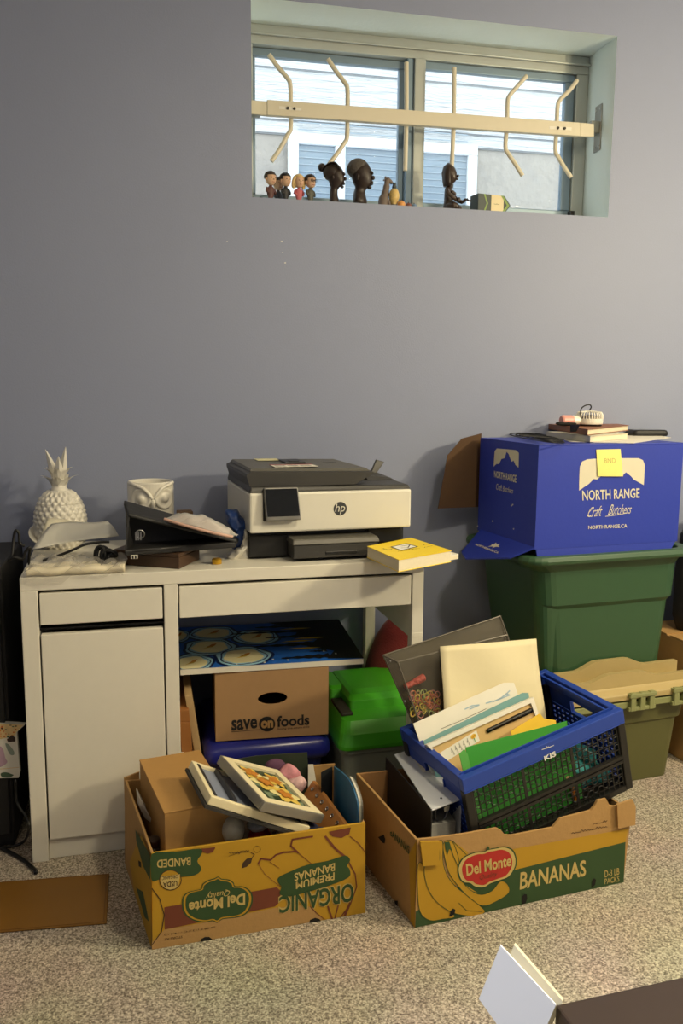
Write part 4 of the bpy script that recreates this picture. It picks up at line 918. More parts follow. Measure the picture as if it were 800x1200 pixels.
# pineapple jar
pc = on(72, 640, 'z', DT); pj = thing('pineapple_jar', 'white ceramic pineapple jar with a leafy crown lid at the left end of the desk', 'jar', V((pc.x, pc.y, DT)))
def pine(z0, z1, prof, name, amp=.0055, cap=True):
    nu, nv = 160, 60; mb = MB(); rings = []
    for j in range(nv+1):
        z = z0+(z1-z0)*j/nv; r = prof(z); ring = []
        for i in range(nu):
            a = 2*math.pi*i/nu; g = abs(math.sin(10*a+z*120))*abs(math.sin(10*a-z*120)); rr = r+amp*(g-.4)*min(1, r/.04)
            ring.append(V((rr*math.cos(a), rr*math.sin(a), z)))
        rings.append(ring)
    mb.loft(rings); return mb.build(name, cer, pj, True, smooth=True)
pf = lambda z: .0735*math.sqrt(max(.05, 1-((z-.072)/.105)**2))
pine(0, .128, pf, 'body'); pine(.129, .166, pf, 'lid')
mb = MB(); mb.lathe([(.0, .158), (.030, .160), (.022, .172), (.016, .185), (.016, .23), (.0, .24)], 24); mb.build('lid_neck', cer, pj, True, smooth=True)
def pleaf(mb, a, z, ln, out, w_, curl, tk_=.004):
    d = V((math.cos(a), math.sin(a), 0)); s = V((-math.sin(a), math.cos(a), 0)); rings = []
    for k_ in range(8):
        t_ = k_/7; p_ = d*(.012+out*t_+curl*t_*t_)+V((0, 0, z+ln*t_-.9*curl*t_*t_*t_)); ww = w_*(1-t_**1.6)+.0008; th_ = tk_*(1-t_**1.5)+.001
        rings.append([p_-s*ww, p_+d*th_, p_+s*ww, p_-d*th_])
    mb.loft(rings)
mb = MB()
for i in range(7): pleaf(mb, i*.897+.2, .178, .044, .026, .017, .016)
mb.build('crown_leaves', cer, pj, True)
mb = MB()
for i in range(6): pleaf(mb, i*1.047+.5, .200, .042, .018, .014, .012)
mb.build('crown_leaves', cer, pj, True)
mb = MB()
for a, ln, out in ((3.3, .072, .018), (.1, .078, .006), (1.6, .05, .006), (4.9, .045, .01)): pleaf(mb, a, .216, ln, out, .0125, .004, .011)
mb.build('crown_leaves', cer, pj, True)
# owl planter
oc = on(178, 641, 'z', DT); ow = thing('owl_planter', 'white ceramic owl face pot between the pineapple jar and the printer', 'pot', V((oc.x, oc.y, DT)))
OR, OHh = .0655, .196
mb = MB(); mb.lathe([(0, 0), (OR*.9, 0), (OR, .012), (OR, OHh-.004), (OR-.003, OHh), (OR-.009, OHh-.003), (OR-.01, .03), (0, .025)], 48); mb.build('body', cer, ow, True, smooth=False, bevel=.001)
oa = R(-90)+.10
def osf(a, z, o=0): return V(((OR+o)*math.cos(oa+a), (OR+o)*math.sin(oa+a), z))
for s in (-1, 1):
    mb = MB(); rings = []
    for rr, o in ((.031, .0), (.030, .005), (.026, .006), (.022, .002), (.012, .002), (.010, .007), (.004, .009), (.0005, .0095)):
        rings.append([osf(s*.52+rr/OR*math.cos(t_*math.pi/12), .150+rr*math.sin(t_*math.pi/12)*1.0, o) for t_ in range(24)])
    mb.loft(rings); mb.build('eye', cer, ow, True, smooth=True)
mb = MB(); rings = []
for z, w2, o in ((.155, .006, .004), (.145, .012, .012), (.132, .011, .017), (.118, .005, .014), (.110, .001, .006)):
    rings.append([osf(-w2/OR, z, -.002), osf(0, z, o), osf(w2/OR, z, -.002)])
mb.loft(rings); mb.build('beak', cer, ow, True, smooth=True)
mb = MB()
for s in (-1, 1): mb.tube(bez([osf(s*.02, .150, .003), osf(s*.35, .178, .004), osf(s*.8, .19, .004), osf(s*1.15, .192, .0)]), .005, 8)
mb.build('brow', cer, ow, True, smooth=True)
# dark wooden box under the black organiser
q = zq([(134, 664.5), (209, 668.5), (238, 655), (140, 648)], DT)
q = [on(133, 661, 'z', DT), on(210, 667, 'z', DT), on(234, 655.5, 'z', DT), None]; q[3] = q[0]+q[2]-q[1]
wd = mat('dark brown wood', (78, 56, 40), .5, var=.25, scale=14)
tb_ = thing('wooden_box', 'dark brown flat wooden box under the black organiser', 'box', (q[0]+q[2])/2)
MB().hexa(q, [p+V((0, 0, .030)) for p in q]).build('box_body', wd, tb_, bevel=.002)
MB().hexa([p+V((0, 0, .0305)) for p in q], [p+V((0, 0, .040)) for p in q]).build('lid', wd, tb_, bevel=.002)
# black organiser: two padded boards gaping towards the left
nyl = mat('black padded cover', (34, 34, 36), .6, var=.1, bump=.1, bscale=60)
yv = lambda u, v, y: on(u, v, 'y', y)
zl_ = .792
L0, L1 = on(146, 652, 'z', zl_), on(276, 642, 'z', zl_)
og = thing('organiser', 'black zip organiser lying half open on the dark wooden box', 'organiser', L0)
bk3 = V((.02, .10, 0)); up1 = V((0, 0, 1))
def slab2(mb, pts, d): mb.hexa(pts, [p+d for p in pts])
T0, T1 = yv(147, 591, L0.y+.03), yv(279, 634, L1.y)
mb = MB(); slab2(mb, [L0, L1, L1+bk3, L0+bk3], V((0, 0, .016))); mb.build('lower_board', nyl, og, bevel=.004)
T0f, T0b = yv(150, 606, L0.y+.02), yv(145, 590, L0.y+.11)
T1f, T1b = yv(278, 637, L1.y+.0), yv(272, 626, L1.y+.09)
mb = MB(); mb.hexa([T0f, T1f, T1b, T0b], [p+V((0, 0, .010)) for p in (T0f, T1f, T1b, T0b)]); mb.build('upper_board', nyl, og, bevel=.004)
mb = MB(); h0, h1 = L0+V((0, 0, .01)), T0f; sd = [L0+V((0, .004, .008)), T0f+V((0, .0, 0)), T0b, L0+bk3+V((0, 0, .008))]
mb.hexa(sd, [p+V((.004, 0, 0)) for p in sd]); mb.build('gusset', nyl, og)
mb = MB(); sd = [L0+bk3*.9+V((0, 0, .006)), L1+bk3*.9+V((0, 0, .006)), T1b+V((0, -.01, 0)), T0b+V((0, -.01, 0))]; mb.hexa(sd, [p+V((0, .004, 0)) for p in sd]); mb.build('shade_filler', nyl, og)  # added dark filler so the gap between the boards looks deep
mb = MB(); mb.tube(bez([L0+V((.02, -.003, .012)), L0+V((.10, -.006, .018)), L1+V((-.10, -.006, .013)), L1+V((-.01, -.003, .012))]), .0022, 6); mb.build('zip', mat('dark zip', (50, 50, 52), .4, .4), og)
kc = yv(164, 626, L0.y+.015); kr = thing('key_ring', 'steel key ring in the mouth of the black organiser', 'key ring', kc)
MB().tube([kc+V((.011*math.cos(t_*math.pi/8), -.004*math.sin(t_*math.pi/8), .011*math.sin(t_*math.pi/8))) for t_ in range(17)], .0018, 6, 0, False).build('ring', STEEL, kr, smooth=True)
mb = MB()
for i in range(3): mb.box(kc.x-.012+.006*i, kc.x-.008+.006*i, kc.y-.008, kc.y-.005, kc.z-.014, kc.z+.006)
mb.build('key', STEEL, kr)
zc = yv(157, 652, L0.y-.01); zt2 = thing('zip_pull', 'white zip pull tag at the front of the black organiser', 'tag', zc)
MB().box(zc.x-.008, zc.x+.009, zc.y-.003, zc.y, zc.z-.006, zc.z+.004).build('tag_plate', PAPER, zt2, bevel=.001)
MB().box(zc.x-.005, zc.x-.001, zc.y-.0036, zc.y-.003, zc.z-.005, zc.z+.003).box(zc.x+.002, zc.x+.006, zc.y-.0036, zc.y-.003, zc.z-.005, zc.z+.003).build('tag_slot', BLACK, zt2)
# clear packet lying on the organiser
p0, p1 = yv(197, 607, L0.y+.045), yv(276, 628, L0.y+.01)
def pkf(top):
    def f(s, t_):
        c0 = p0.lerp(p1, s); w2 = .055*math.sin(math.pi*min(1, max(0, .12+.8*s)))**.6; h_ = .030*math.sin(math.pi*max(.0, min(1, s)))**.7*math.sin(math.pi*t_)
        b_ = .0022*math.sin(17*s+9*t_)+.0014*math.sin(31*s-14*t_)
        return c0+V((.02*(t_-.5), (t_-.5)*2*w2*.7, (h_+b_*math.sin(math.pi*t_)) if top else -.003))
    return f
pk_ = thing('plastic_packet', 'crinkled clear packet of pale stuff lying on the black organiser', 'packet', p0)
mb = MB(); mb.grid(lambda s, t_: pkf(True)(.08+.84*s, .1+.8*t_)-V((0, 0, .004)), 20, 12); mb.grid(lambda s, t_: pkf(False)(.08+.84*s, .1+.8*t_), 20, 12)
mb.build('contents', mat('pale grey packet filling', (182, 170, 166), .6, var=.12, scale=30), pk_, smooth=True)
mb = MB(); mb.grid(pkf(True), 28, 16); mb.build('wrapper', film('crinkled clear wrap', (226, 224, 220), .78, .05), pk_, smooth=True)
mb = MB(); mb.tube(bez([pkf(False)(s/8, 0)+V((0, -.001, .004)) for s in range(9)]), .004, 8); mb.build('wrapper_edge', mat('pinkish wrapper edge', (206, 168, 152), .5), pk_, smooth=True)
# blue and white bag slumped against the printer
pb = thing('snack_bag', 'blue and white bag slumped against the left side of the printer', 'bag', on(278, 655, 'z', DT))
yb_ = .20
def bagp(u, v, y=yb_): return on(u, v, 'y', y)
def blob(mb, outline, d0, d1, m=0, puff=.02):
    """soft pouch: an outline in the photo given real depth, bulging front and back"""
    c_u = sum(p[0] for p in outline)/len(outline); c_v = sum(p[1] for p in outline)/len(outline); rings = []
    for k_, y in ((.02, d0-puff), (.28, d0-puff*.95), (.55, d0-puff*.8), (.75, d0-puff*.5), (.88, d0-puff*.2), (1.0, (d0+d1)/2), (.88, d1+puff*.2), (.55, d1+puff*.8), (.02, d1+puff)):
        mid = (d0+d1)/2
        rings.append([V((0, y-mid, 0))+on(c_u+(u-c_u)*k_, c_v+(v-c_v)*k_, 'y', mid) for u, v in outline])
    mb.loft(rings, m)
    for v_ in mb.v: v_ += V((.0035*math.sin(210*v_.z+90*v_.x), .005*math.sin(160*v_.x-190*v_.z), .003*math.sin(230*v_.x+1)))
mb = MB(); blob(mb, sm([(263, 601), (272, 596), (282, 603), (290, 613), (290, 633), (284, 647), (272, 642), (275, 628), (267, 614)], 4), .17, .21, 0, .02); mb.build('blue_panel', mat('crinkled blue foil', (36, 66, 128), .3, var=.3, scale=30, bump=.4, bscale=40), pb, smooth=True)
mb = MB(); blob(mb, sm([(287, 618), (292, 630), (292, 655), (284, 658), (266, 658), (269, 648), (281, 640)], 4), .15, .18, 0, .014); mb.build('white_panel', mat('white bag panel', (220, 216, 206), .45, var=.05, scale=25, bump=.2, bscale=40), pb, smooth=True)
MB().hexa([bagp(287, 638, .16), bagp(290.5, 637, .16), bagp(290.5, 637, .17), bagp(287, 638, .17)], [bagp(286.5, 656, .16), bagp(290.5, 655.5, .16), bagp(290.5, 655.5, .17), bagp(286.5, 656, .17)]).build('yellow_stripe', mat('dull yellow stripe', (200, 178, 96), .5), pb)
gc = on(254, 660.5, 'z', DT); gcp = thing('bottle_cap', 'small gold cap on the desk in front of the black organiser', 'cap', V((gc.x, gc.y, DT)))
gold = mat('gold metal cap', (206, 160, 44), .3, .7)
mb = MB(); n_k = 40; mb.loft([[gcp.location*0+V((r*(1+.04*(i % 2))*math.cos(2*math.pi*i/n_k), r*(1+.04*(i % 2))*math.sin(2*math.pi*i/n_k), z)) for i in range(n_k)] for z, r in ((0, .0125), (.012, .0125), (.0135, .011))]); mb.build('skirt', gold, gcp, True)
MB().lathe([(0, .0137), (.0095, .0137), (.0095, .0150), (0, .0150)], 24).build('cap_top', gold, gcp, True)
bc_ = on(217, 640, 'z', DT); t = thing('cork_block', 'small brown block behind the black organiser, left of the printer', 'block', V((bc_.x, bc_.y, DT)), 5)
MB().box(-.021, .021, -.02, .02, 0, .095).build('block', mat('brown cork', (116, 88, 58), .8, var=.2, scale=60, bump=.2), t, True, bevel=.003)
MB().box(-.022, .022, -.021, .021, .095, .106).build('block_lid', mat('dark cork lid', (92, 68, 44), .7), t, True, bevel=.002)
# white sheets, round plate edge, clear bag and black leads at the desk's left end
mb = MB(); dc = on(49, 641, 'z', DT); mb.lathe([(0, .0), (.040, .0), (.056, .012), (.058, .017), (.054, .016), (.038, .006), (0, .006)], 36, V((dc.x+.02, dc.y, DT)), 0, Matrix.Rotation(R(28), 4, 'X') @ Matrix.Rotation(R(12), 4, 'Y'))
for v_ in mb.v: v_.z += .024
mb.build('saucer', cer, smooth=True, label='white saucer tipped up behind the white sheets at the left end of the desk', cat='saucer')
def sheetmesh(name, pts_y, m, label, cat, th=.0015, wav=.004):
    P = [on(u, v, 'y', y) for u, v, y in pts_y]; mb = MB()
    mb.grid(lambda s, t_: P[0].lerp(P[1], s).lerp(P[3].lerp(P[2], s), t_)+V((0, 0, wav*math.sin(6*s+2*t_)*math.sin(3*t_+.5))), 14, 8)
    return mb.build(name, m, smooth=True, solid=th, label=label, cat=cat)
tg = sheetmesh('card_tag', ((55, 607, .28), (103, 612, .26), (100, 634, .21), (47, 634, .21)), mat('white tag card', (224, 218, 196), .6), 'white card with a punched hole, leaning on the pineapple jar', 'card')
hp = on(57, 619, 'y', .24); MB().lathe([(0, 0), (.0032, 0), (.0032, .002), (0, .002)], 12, hp+V((0, -.004, 0)), 0, Matrix.Rotation(R(70), 4, 'X')).build('hole_shade', mat('hole shadow', (50, 46, 42), .9), tg)  # dark disc painted for the shade in the hole
sheetmesh('plastic_sheet', ((60, 614, .20), (126, 610, .22), (139, 627, .14), (38, 643, .11)), mat('milky plastic sheet', (204, 202, 194), .35, var=.08, scale=14), 'milky white plastic sheet in front of the pineapple jar', 'sheet', .001, .006)
cb = thing('plastic_bag', 'clear plastic bag of white tubing hanging over the left front desk edge', 'bag', on(80, 675, 'z', DT))
def cbf(s, t_):
    u = 25+108*s; y = -.012+.19*t_; p_ = on(u, 676-4*s, 'y', 0.0+.039*s*0)
    x = on(26, 680, 'z', DT).x+(.235)*s; yy = .034*0+x*.039-.006+.18*t_
    return V((x+.01*math.sin(5*t_), yy, DT+.012+.020*math.sin(math.pi*min(1, t_*1.05))**.8*(.75+.25*math.sin(7*s))+.005*math.sin(15*s+8*t_)+.004*math.sin(29*s-11*t_)))
clr = film('clear bag plastic', (214, 208, 196), .84, .06)
mb = MB(); mb.grid(cbf, 40, 18); mb.grid(lambda s, t_: cbf(s, 0)+V((0, -.0035-.002*math.sin(11*s), -.028*t_*(.7+.3*math.sin(5*s+1)))), 40, 4); mb.build('bag_film', clr, cb, smooth=True)
for k_, (y_k, z_k, r_k) in enumerate(((.012, .012, .010), (.036, .011, .009), (.085, .011, .008))):
    mb = MB(); mb.tube(bez([V((cbf(s/10, 0).x+.004, cbf(s/10, 0).y+y_k+.003*math.sin(s*1.7+k_), DT+z_k+.002*math.sin(s*2.1))) for s in range(11)], 4), r_k, 10); mb.build('tubing', mat('off white tubing', (222, 212, 186), .5), cb, smooth=True)
cab = mat('black lead', (14, 14, 15), .5)
mb = MB(); c0 = on(122, 650, 'y', .10)
pts = []
for k_ in range(6):
    for t_ in range(9):
        a = t_*math.pi/4; pts.append(c0+V((.006*(k_-1.5)+.013*math.cos(a)*(1+.25*math.sin(2.3*k_)), .012*math.sin(a*.5+k_)-.02+.004*k_, .024*math.sin(a)*(1-.12*k_))))
mb.tube(bez(pts, 4), .0048, 7); mb.build('coiled_lead', cab, smooth=True, label='black lead coiled in a bundle on the clear plastic bag', cat='cable')
mb = MB(); mb.tube(bez([on(50, 657, 'y', .075), on(66, 652, 'y', .08), on(84, 645, 'y', .08), on(100, 638, 'y', .085), on(116, 635.5, 'y', .09), on(128, 635, 'y', .09)]), .0036, 6); mb.build('lead', cab, smooth=True, label='black lead crossing the clear plastic bag to the coiled bundle', cat='cable')
mb = MB(); mb.tube(bez([on(29, 640, 'y', .05), on(23, 636, 'y', .05), on(22, 625, 'y', .05), on(18, 622, 'y', .05), on(16, 632, 'y', .05), on(14, 650, 'y', .04), on(10, 657, 'y', .04), on(16, 653, 'y', .035), on(27, 655, 'y', .035), on(29, 648, 'y', .035), on(35, 642, 'y', .035), on(34, 660, 'y', .06), on(40, 664, 'y', .085)]), .0036, 6)
mb.build('lead', cab, smooth=True, label='looped black lead sticking out past the left end of the desk', cat='cable')

# ================================================================ in the kneehole of the desk
# canvas painting laid flat on the cardboard box
f0, f1, b0 = V((.386, .150, .442)), V((.908, .152, .441)), V((.392, .520, .456)); b1 = f1+b0-f0
pa = thing('painting', 'blue and black painting on canvas lying flat on the printed cardboard box', 'painting', (f0+b1)/2)
dn = V((0, 0, -.016)); Pm = MB()
MB().hexa([p+dn for p in (f0, f1, b1, b0)], [f0, f1, b1, b0]).build('canvas', mat('white canvas edge', (222, 218, 206), .7), pa)
pl2 = lambda s, t_: f0.lerp(f1, s).lerp(b0.lerp(b1, s), t_)+V((0, 0, .0008))
paint = [mat('deep blue paint', (34, 100, 196), .4, var=.3, scale=14), mat('pale blue paint', (160, 206, 230), .45, var=.15, scale=20), mat('cream yellow paint', (246, 236, 190), .45, var=.1, scale=20), mat('black paint', (16, 15, 16), .5), mat('orange paint', (206, 140, 50), .45), mat('white paint dot', (226, 226, 220), .5), mat('dark blue paint', (18, 40, 92), .4, var=.2, scale=20), mat('yellow paint streak', (214, 180, 50), .45)]
def pp_(pts, m, o=0): Pm.poly([pl2(s, t_)+V((0, 0, o)) for s, t_ in pts], m)
pp_([(0, 0), (1, 0), (1, 1), (0, 1)], 0)
def ell(s, t_, a, b, m, o, n=26, w_=.07, ph=0): pp_([(min(1, max(0, s+a*(1+w_*math.sin(5*x+ph))*math.cos(x))), min(1, max(0, t_+b*(1+w_*math.cos(4*x+ph))*math.sin(x)))) for x in [2*math.pi*i/n for i in range(n)]], m, o)
for i, (s, t_, a, b) in enumerate(((.06, .12, .115, .19), (.345, .20, .15, .21), (.17, .46, .14, .19), (.20, .80, .14, .17), (.45, .64, .13, .18), (.0, .78, .06, .15))):
    ell(s, t_, a*1.12, b*1.15, 6, .0002, ph=i); ell(s, t_, a, b, 1, .0004, ph=i); ell(s, t_, a*.88, b*.86, 6, .0006, ph=i+1); ell(s, t_, a*.82, b*.8, 1, .0008, ph=i+1); ell(s, t_, a*.72, b*.74, 2, .0010, ph=i+2)
    for q_ in range(3): pp_([(s-a*.3+a*.2*q_, t_-b*.2+.05*q_), (s+a*.1+a*.1*q_, t_-b*.05+.04*q_), (s+a*.2, t_+b*.1), (s-a*.1, t_-b*.02)], 4 if q_ else 7, .0012)
random.seed(3)
pp_([(.80, .04), (1, 0), (1, 1), (.55, 1), (.62, .9), (.72, .8), (.68, .62), (.8, .5), (.72, .34), (.86, .2)], 3, .0014)
for t_, a, w_ in ((.10, .55, .05), (.22, .72, .03), (.40, .42, .05), (.60, .50, .05), (.74, .30, .04), (.88, .46, .05)):
    up_e = [(a+(.82-a)*i/9, min(1, t_+w_*(.25+.75*i/9)*(1.25 if i % 2 else .6))) for i in range(10)]; lo_e = [(a+(.82-a)*i/9, max(0, t_-w_*(.25+.75*i/9)*(1.25 if i % 2 else .6))) for i in range(10)]
    pp_(up_e+lo_e[::-1], 3, .0015+.0001*t_)
for t_, a in ((.30, .60), (.48, .58), (.54, .66), (.80, .60)): pp_([(a, t_-.012), (a+.14, t_-.02), (a+.2, t_), (a+.12, t_+.016), (a+.04, t_+.008)], 7, .0018)
for s, t_ in ((.30, .03), (.38, .05), (.24, .10), (.50, .08), (.45, .03), (.80, .20), (.86, .13), (.15, .28), (.58, .05)): ell(s, t_, .006, .012, 5, .0019, 8, 0)
Pm.build('painted_face', paint, pa, fix=False)
# printed cardboard box on a blue lidded tote
sM = Matrix.Translation(V((.481, .158, .222))) @ Matrix.Rotation(R(-2), 4, 'Z')
sv = thing('cardboard_box', 'printed brown cardboard box with an oval hand hole, under the painting', 'box', M=sM)
W_, D_, H_ = .323, .355, .198
mb = MB(); th = .005; n_e = 24; hc, hz, ha, hb = .5*W_, .118, .042, .018
# front wall with a real oval hand hole
ov = [(hc+ha*math.cos(2*math.pi*i/n_e), hz+hb*math.sin(2*math.pi*i/n_e)) for i in range(n_e)]
def sq(i):
    a = 2*math.pi*i/n_e; c_, s_ = math.cos(a), math.sin(a); kx = (W_-hc if c_ > 0 else hc)/max(1e-6, abs(c_)); kz = ((H_-hz) if s_ > 0 else hz)/max(1e-6, abs(s_)); k_ = min(kx, kz); return (hc+c_*k_, hz+s_*k_)
out = [sq(i) for i in range(n_e)]
for i in range(n_e):
    j = (i+1) % n_e; o0, o1 = out[i], out[j]
    mb.hexa([(ov[i][0], 0, ov[i][1]), (ov[j][0], 0, ov[j][1]), (ov[j][0], th, ov[j][1]), (ov[i][0], th, ov[i][1])], [(o0[0], 0, o0[1]), (o1[0], 0, o1[1]), (o1[0], th, o1[1]), (o0[0], th, o0[1])], 0)
for cx_, cz_ in ((0, 0), (W_, 0), (W_, H_), (0, H_)):
    near = sorted(out, key=lambda p: (p[0]-cx_)**2+(p[1]-cz_)**2); a_ = min([p for p in out if abs(p[0]-cx_) < 1e-6], key=lambda p: abs(p[1]-cz_)); b_ = min([p for p in out if abs(p[1]-cz_) < 1e-6], key=lambda p: abs(p[0]-cx_))
    if abs(a_[1]-cz_) > 1e-6: mb.prism([(cx_, 0, cz_), (a_[0], 0, a_[1]), (b_[0], 0, b_[1])], (0, th, 0))
mb.box(0, W_, D_-th, D_, 0, H_); mb.box(0, th, th, D_-th, 0, H_); mb.box(W_-th, W_, th, D_-th, 0, H_); mb.box(th, W_-th, th, D_-th, 0, .005)
mb.build('carton', mat('brown box board', (168, 132, 92), .8, var=.06, scale=40), sv, True)
MB().box(0, W_, 0, D_/2-.001, H_, H_+.003).build('flap', mat('brown box board', (168, 132, 92), .8), sv, True); MB().box(0, W_, D_/2+.001, D_, H_, H_+.003).build('flap', mat('brown box board', (168, 132, 92), .8), sv, True)
F = Face(sM @ V((0, 0, 0)), sM.to_3x3() @ V((0, -1, 0))); P = MB(); Zs = zoomed(180, 690, 2.5)
F.text(P, 'save', Zs([(228, 384), (303, 378), (303, 408), (228, 416)]), 0, bold=.025); F.poly(P, Zs(circ(332, 396, 24, 22)), 0); F.text(P, 'on', Zs([(314, 386), (350, 384), (350, 406), (314, 409)]), 1, .002, bold=.05)
F.text(P, 'foods', Zs([(361, 372), (456, 366), (456, 398), (361, 405)]), 0, bold=.025); F.text(P, 'Going the extra mile', Zs([(361, 407), (456, 400), (456, 408), (361, 415)]), 0, bold=0)
F.stroke(P, Zs([(228, 419), (312, 412)]), .0015, 0)
P.build('printed_lettering', [ink, KRAFT], sv, fix=False)
P = MB(); letters(P, 'foods', [sM @ V((-.0012, y, z)) for y, z in ((.27, .15), (.10, .15), (.10, .10), (.27, .10))], 0, .05); P.build('side_print', ink, sv, fix=False)
zb_ = mat('glossy royal blue lid', (34, 40, 128), .25); 
t = thing('storage_tote', 'blue lidded storage tote under the printed cardboard box', 'storage bin', (.455, .135, 0), 1)
mb = MB(); mb.loft([rrect(.03, .32, .03, .38, 0, .03), rrect(.01, .34, .01, .385, .165, .03)]); mb.build('tub', mat('blue tote tub', (40, 50, 120), .4), t, True)
mb = MB(); mb.loft([rrect(-.005, .355, -.005, .39, .158, .03), rrect(-.01, .36, -.01, .39, .175, .035), rrect(-.006, .356, -.006, .39, .200, .035), rrect(.01, .34, .01, .385, .216, .03), rrect(.03, .32, .03, .36, .218, .02)]); mb.build('lid', zb_, t, True, smooth=True)
# clear bin with a stepped bright green lid
gl_ = mat('bright green lid plastic', (66, 160, 32), .35, var=.04); cl_ = mat('frosted clear bin plastic', (150, 158, 148), .35, var=.05, alpha=.92)
t = thing('storage_bin', 'frosted clear bin with a bright green stepped lid beside the printed cardboard box', 'storage bin', (.836, .10, 0), 3)
mb = MB(); mb.loft([rrect(.015, .27, .015, .34, 0, .03), rrect(.004, .285, .004, .35, .172, .03), rrect(-.004, .292, -.004, .358, .176, .03), rrect(-.004, .292, -.004, .358, .19, .03)]); mb.build('tub', cl_, t, True)
mb = MB(); mb.loft([rrect(-.01, .30, -.012, .37, .19, .03), rrect(-.01, .30, -.012, .37, .20, .035), rrect(.0, .29, .0, .365, .232, .035), rrect(.012, .278, .03, .36, .262, .03), rrect(.03, .27, .10, .355, .272, .03)])
mb.loft([rrect(.05, .275, .09, .36, .262, .012), rrect(.05, .275, .10, .36, .294, .014), rrect(.06, .265, .125, .35, .306, .014), rrect(.075, .25, .16, .335, .310, .01)])
mb.loft([rrect(.01, .06, .19, .36, .262, .01), rrect(.014, .06, .20, .36, .298, .01), rrect(.02, .06, .22, .35, .304, .01)])
mb.build('lid', gl_, t, True, smooth=False, bevel=.005, bseg=3)
mb = MB(); mb.box(.014, .049, .06, .189, .266, .276); mb.build('recess_shade', mat('painted recess shade', (54, 48, 42), .6), t, True, bevel=.003)  # dark block stands for the shade in the lid's hand recess
# red cushion behind the desk leg
rd = mat('dark red fabric', (100, 16, 18), .9, var=.15, bump=.3, bscale=200, sheen=.3)
mb = MB(); rc = on(450, 800, 'y', .43)
mb.ball(V((1.10, .475, .235)), (.10, .06, .23), 24)
for v_ in mb.v: v_ += V((.012*math.sin(9*v_.z+3*v_.x), .01*math.sin(7*v_.x), .012*math.sin(11*v_.x+4*v_.y)))
mb.build('cushion', rd, smooth=True, label='dark red cushion behind the green lidded bin and the desk leg', cat='cushion')
mb = MB(); t = thing('cushion_board', 'grey board edge leaning behind the painting, left of the red cushion', 'board', V((.99, .47, .0)))
MB().box(.985, 1.005, .46, .505, .0, .50).build('board', mat('grey white board', (176, 178, 176), .7), t, bevel=.001)
bpy.data.objects.remove(t.children[0]); bpy.data.objects.remove(t)
# boards and a frame leaning on the cupboard side
def leaner(name, x0, x1, y0, y1, z1, lean, m, label, cat, kind_=0):
    t = thing(name, label, cat, (x0, y0, .004)); dx = lean
    b4 = [V((x0, y0, .004)), V((x1, y0, .004)), V((x1, y1, .004)), V((x0, y1, .004))]; t4 = [p+V((dx, 0, z1)) for p in b4]
    if kind_ == 0: MB().hexa(b4, t4).build('panel', m, t, bevel=.002)
    else:
        w_ = .03; e = V((0, 1, 0))
        def at_(f, g): return [p.lerp(q_, g) for p, q_ in zip(b4, t4)]
        MB().hexa(b4, at_(0, .1)).build('rail', m, t, bevel=.002); MB().hexa(at_(0, .9), t4).build('rail', m, t, bevel=.002)
        for ya, yb2 in ((y0, y0+.03), (y1-.03, y1)):
            s_ = lambda P_: [V((P_[0].x, ya, P_[0].z)), V((P_[1].x, ya, P_[1].z)), V((P_[1].x, yb2, P_[1].z)), V((P_[0].x, yb2, P_[0].z))]
            MB().hexa(s_(at_(0, .1)), s_(at_(0, .9))).build('stile', m, t, bevel=.002)
        MB().hexa([b4[0].lerp(b4[1], .4)+V((0, .03, .03)), b4[0].lerp(b4[1], .6)+V((0, .03, .03)), b4[3].lerp(b4[2], .6)+V((0, -.03, .03)), b4[3].lerp(b4[2], .4)+V((0, -.03, .03))], [p+V((0, 0, 0)) for p in (t4[0].lerp(t4[1], .4)+V((0, .03, -.03)), t4[0].lerp(t4[1], .6)+V((0, .03, -.03)), t4[3].lerp(t4[2], .6)+V((0, -.03, -.03)), t4[3].lerp(t4[2], .4)+V((0, -.03, -.03)))]).build('backing', KRAFT, t)
    return t
leaner('picture_frame', .398, .428, .11, .40, .335, -.022, mat('orange brown wood frame', (150, 98, 50), .5, var=.2, scale=16), 'orange brown wooden frame on edge against the cupboard side under the desk', 'picture frame', 1)
leaner('canvas_panel', .446, .466, .13, .44, .37, -.05, mat('pale wood panel edge', (178, 150, 108), .6, var=.1, scale=16), 'pale wood panel leaning between the brown frame and the blue tote', 'panel')
leaner('canvas_panel', .3795, .392, .08, .30, .215, -.0002, PAPER, 'short white panel on edge between the cupboard side and the brown frame', 'panel')
# ================================================================ in the left banana box
bM = Matrix.Translation(V((.333, -.358, .10))) @ Matrix.Rotation(R(11.3), 4, 'Z')
bw, bd_, bh = .152, .292, .189
t = thing('carton', 'plain brown closed cardboard carton standing in the left of the yellow banana box', 'box', M=bM)
kb2 = mat('plain brown carton', (176, 134, 76), .75, var=.05, scale=40, bump=.05, bscale=100)
MB().box(0, bw, 0, bd_, 0, bh-.004).build('carton_body', kb2, t, True, bevel=.0015); MB().box(-.001, bw+.001, -.001, bd_, bh-.0035, bh).build('lid_flap', kb2, t, True, bevel=.001)
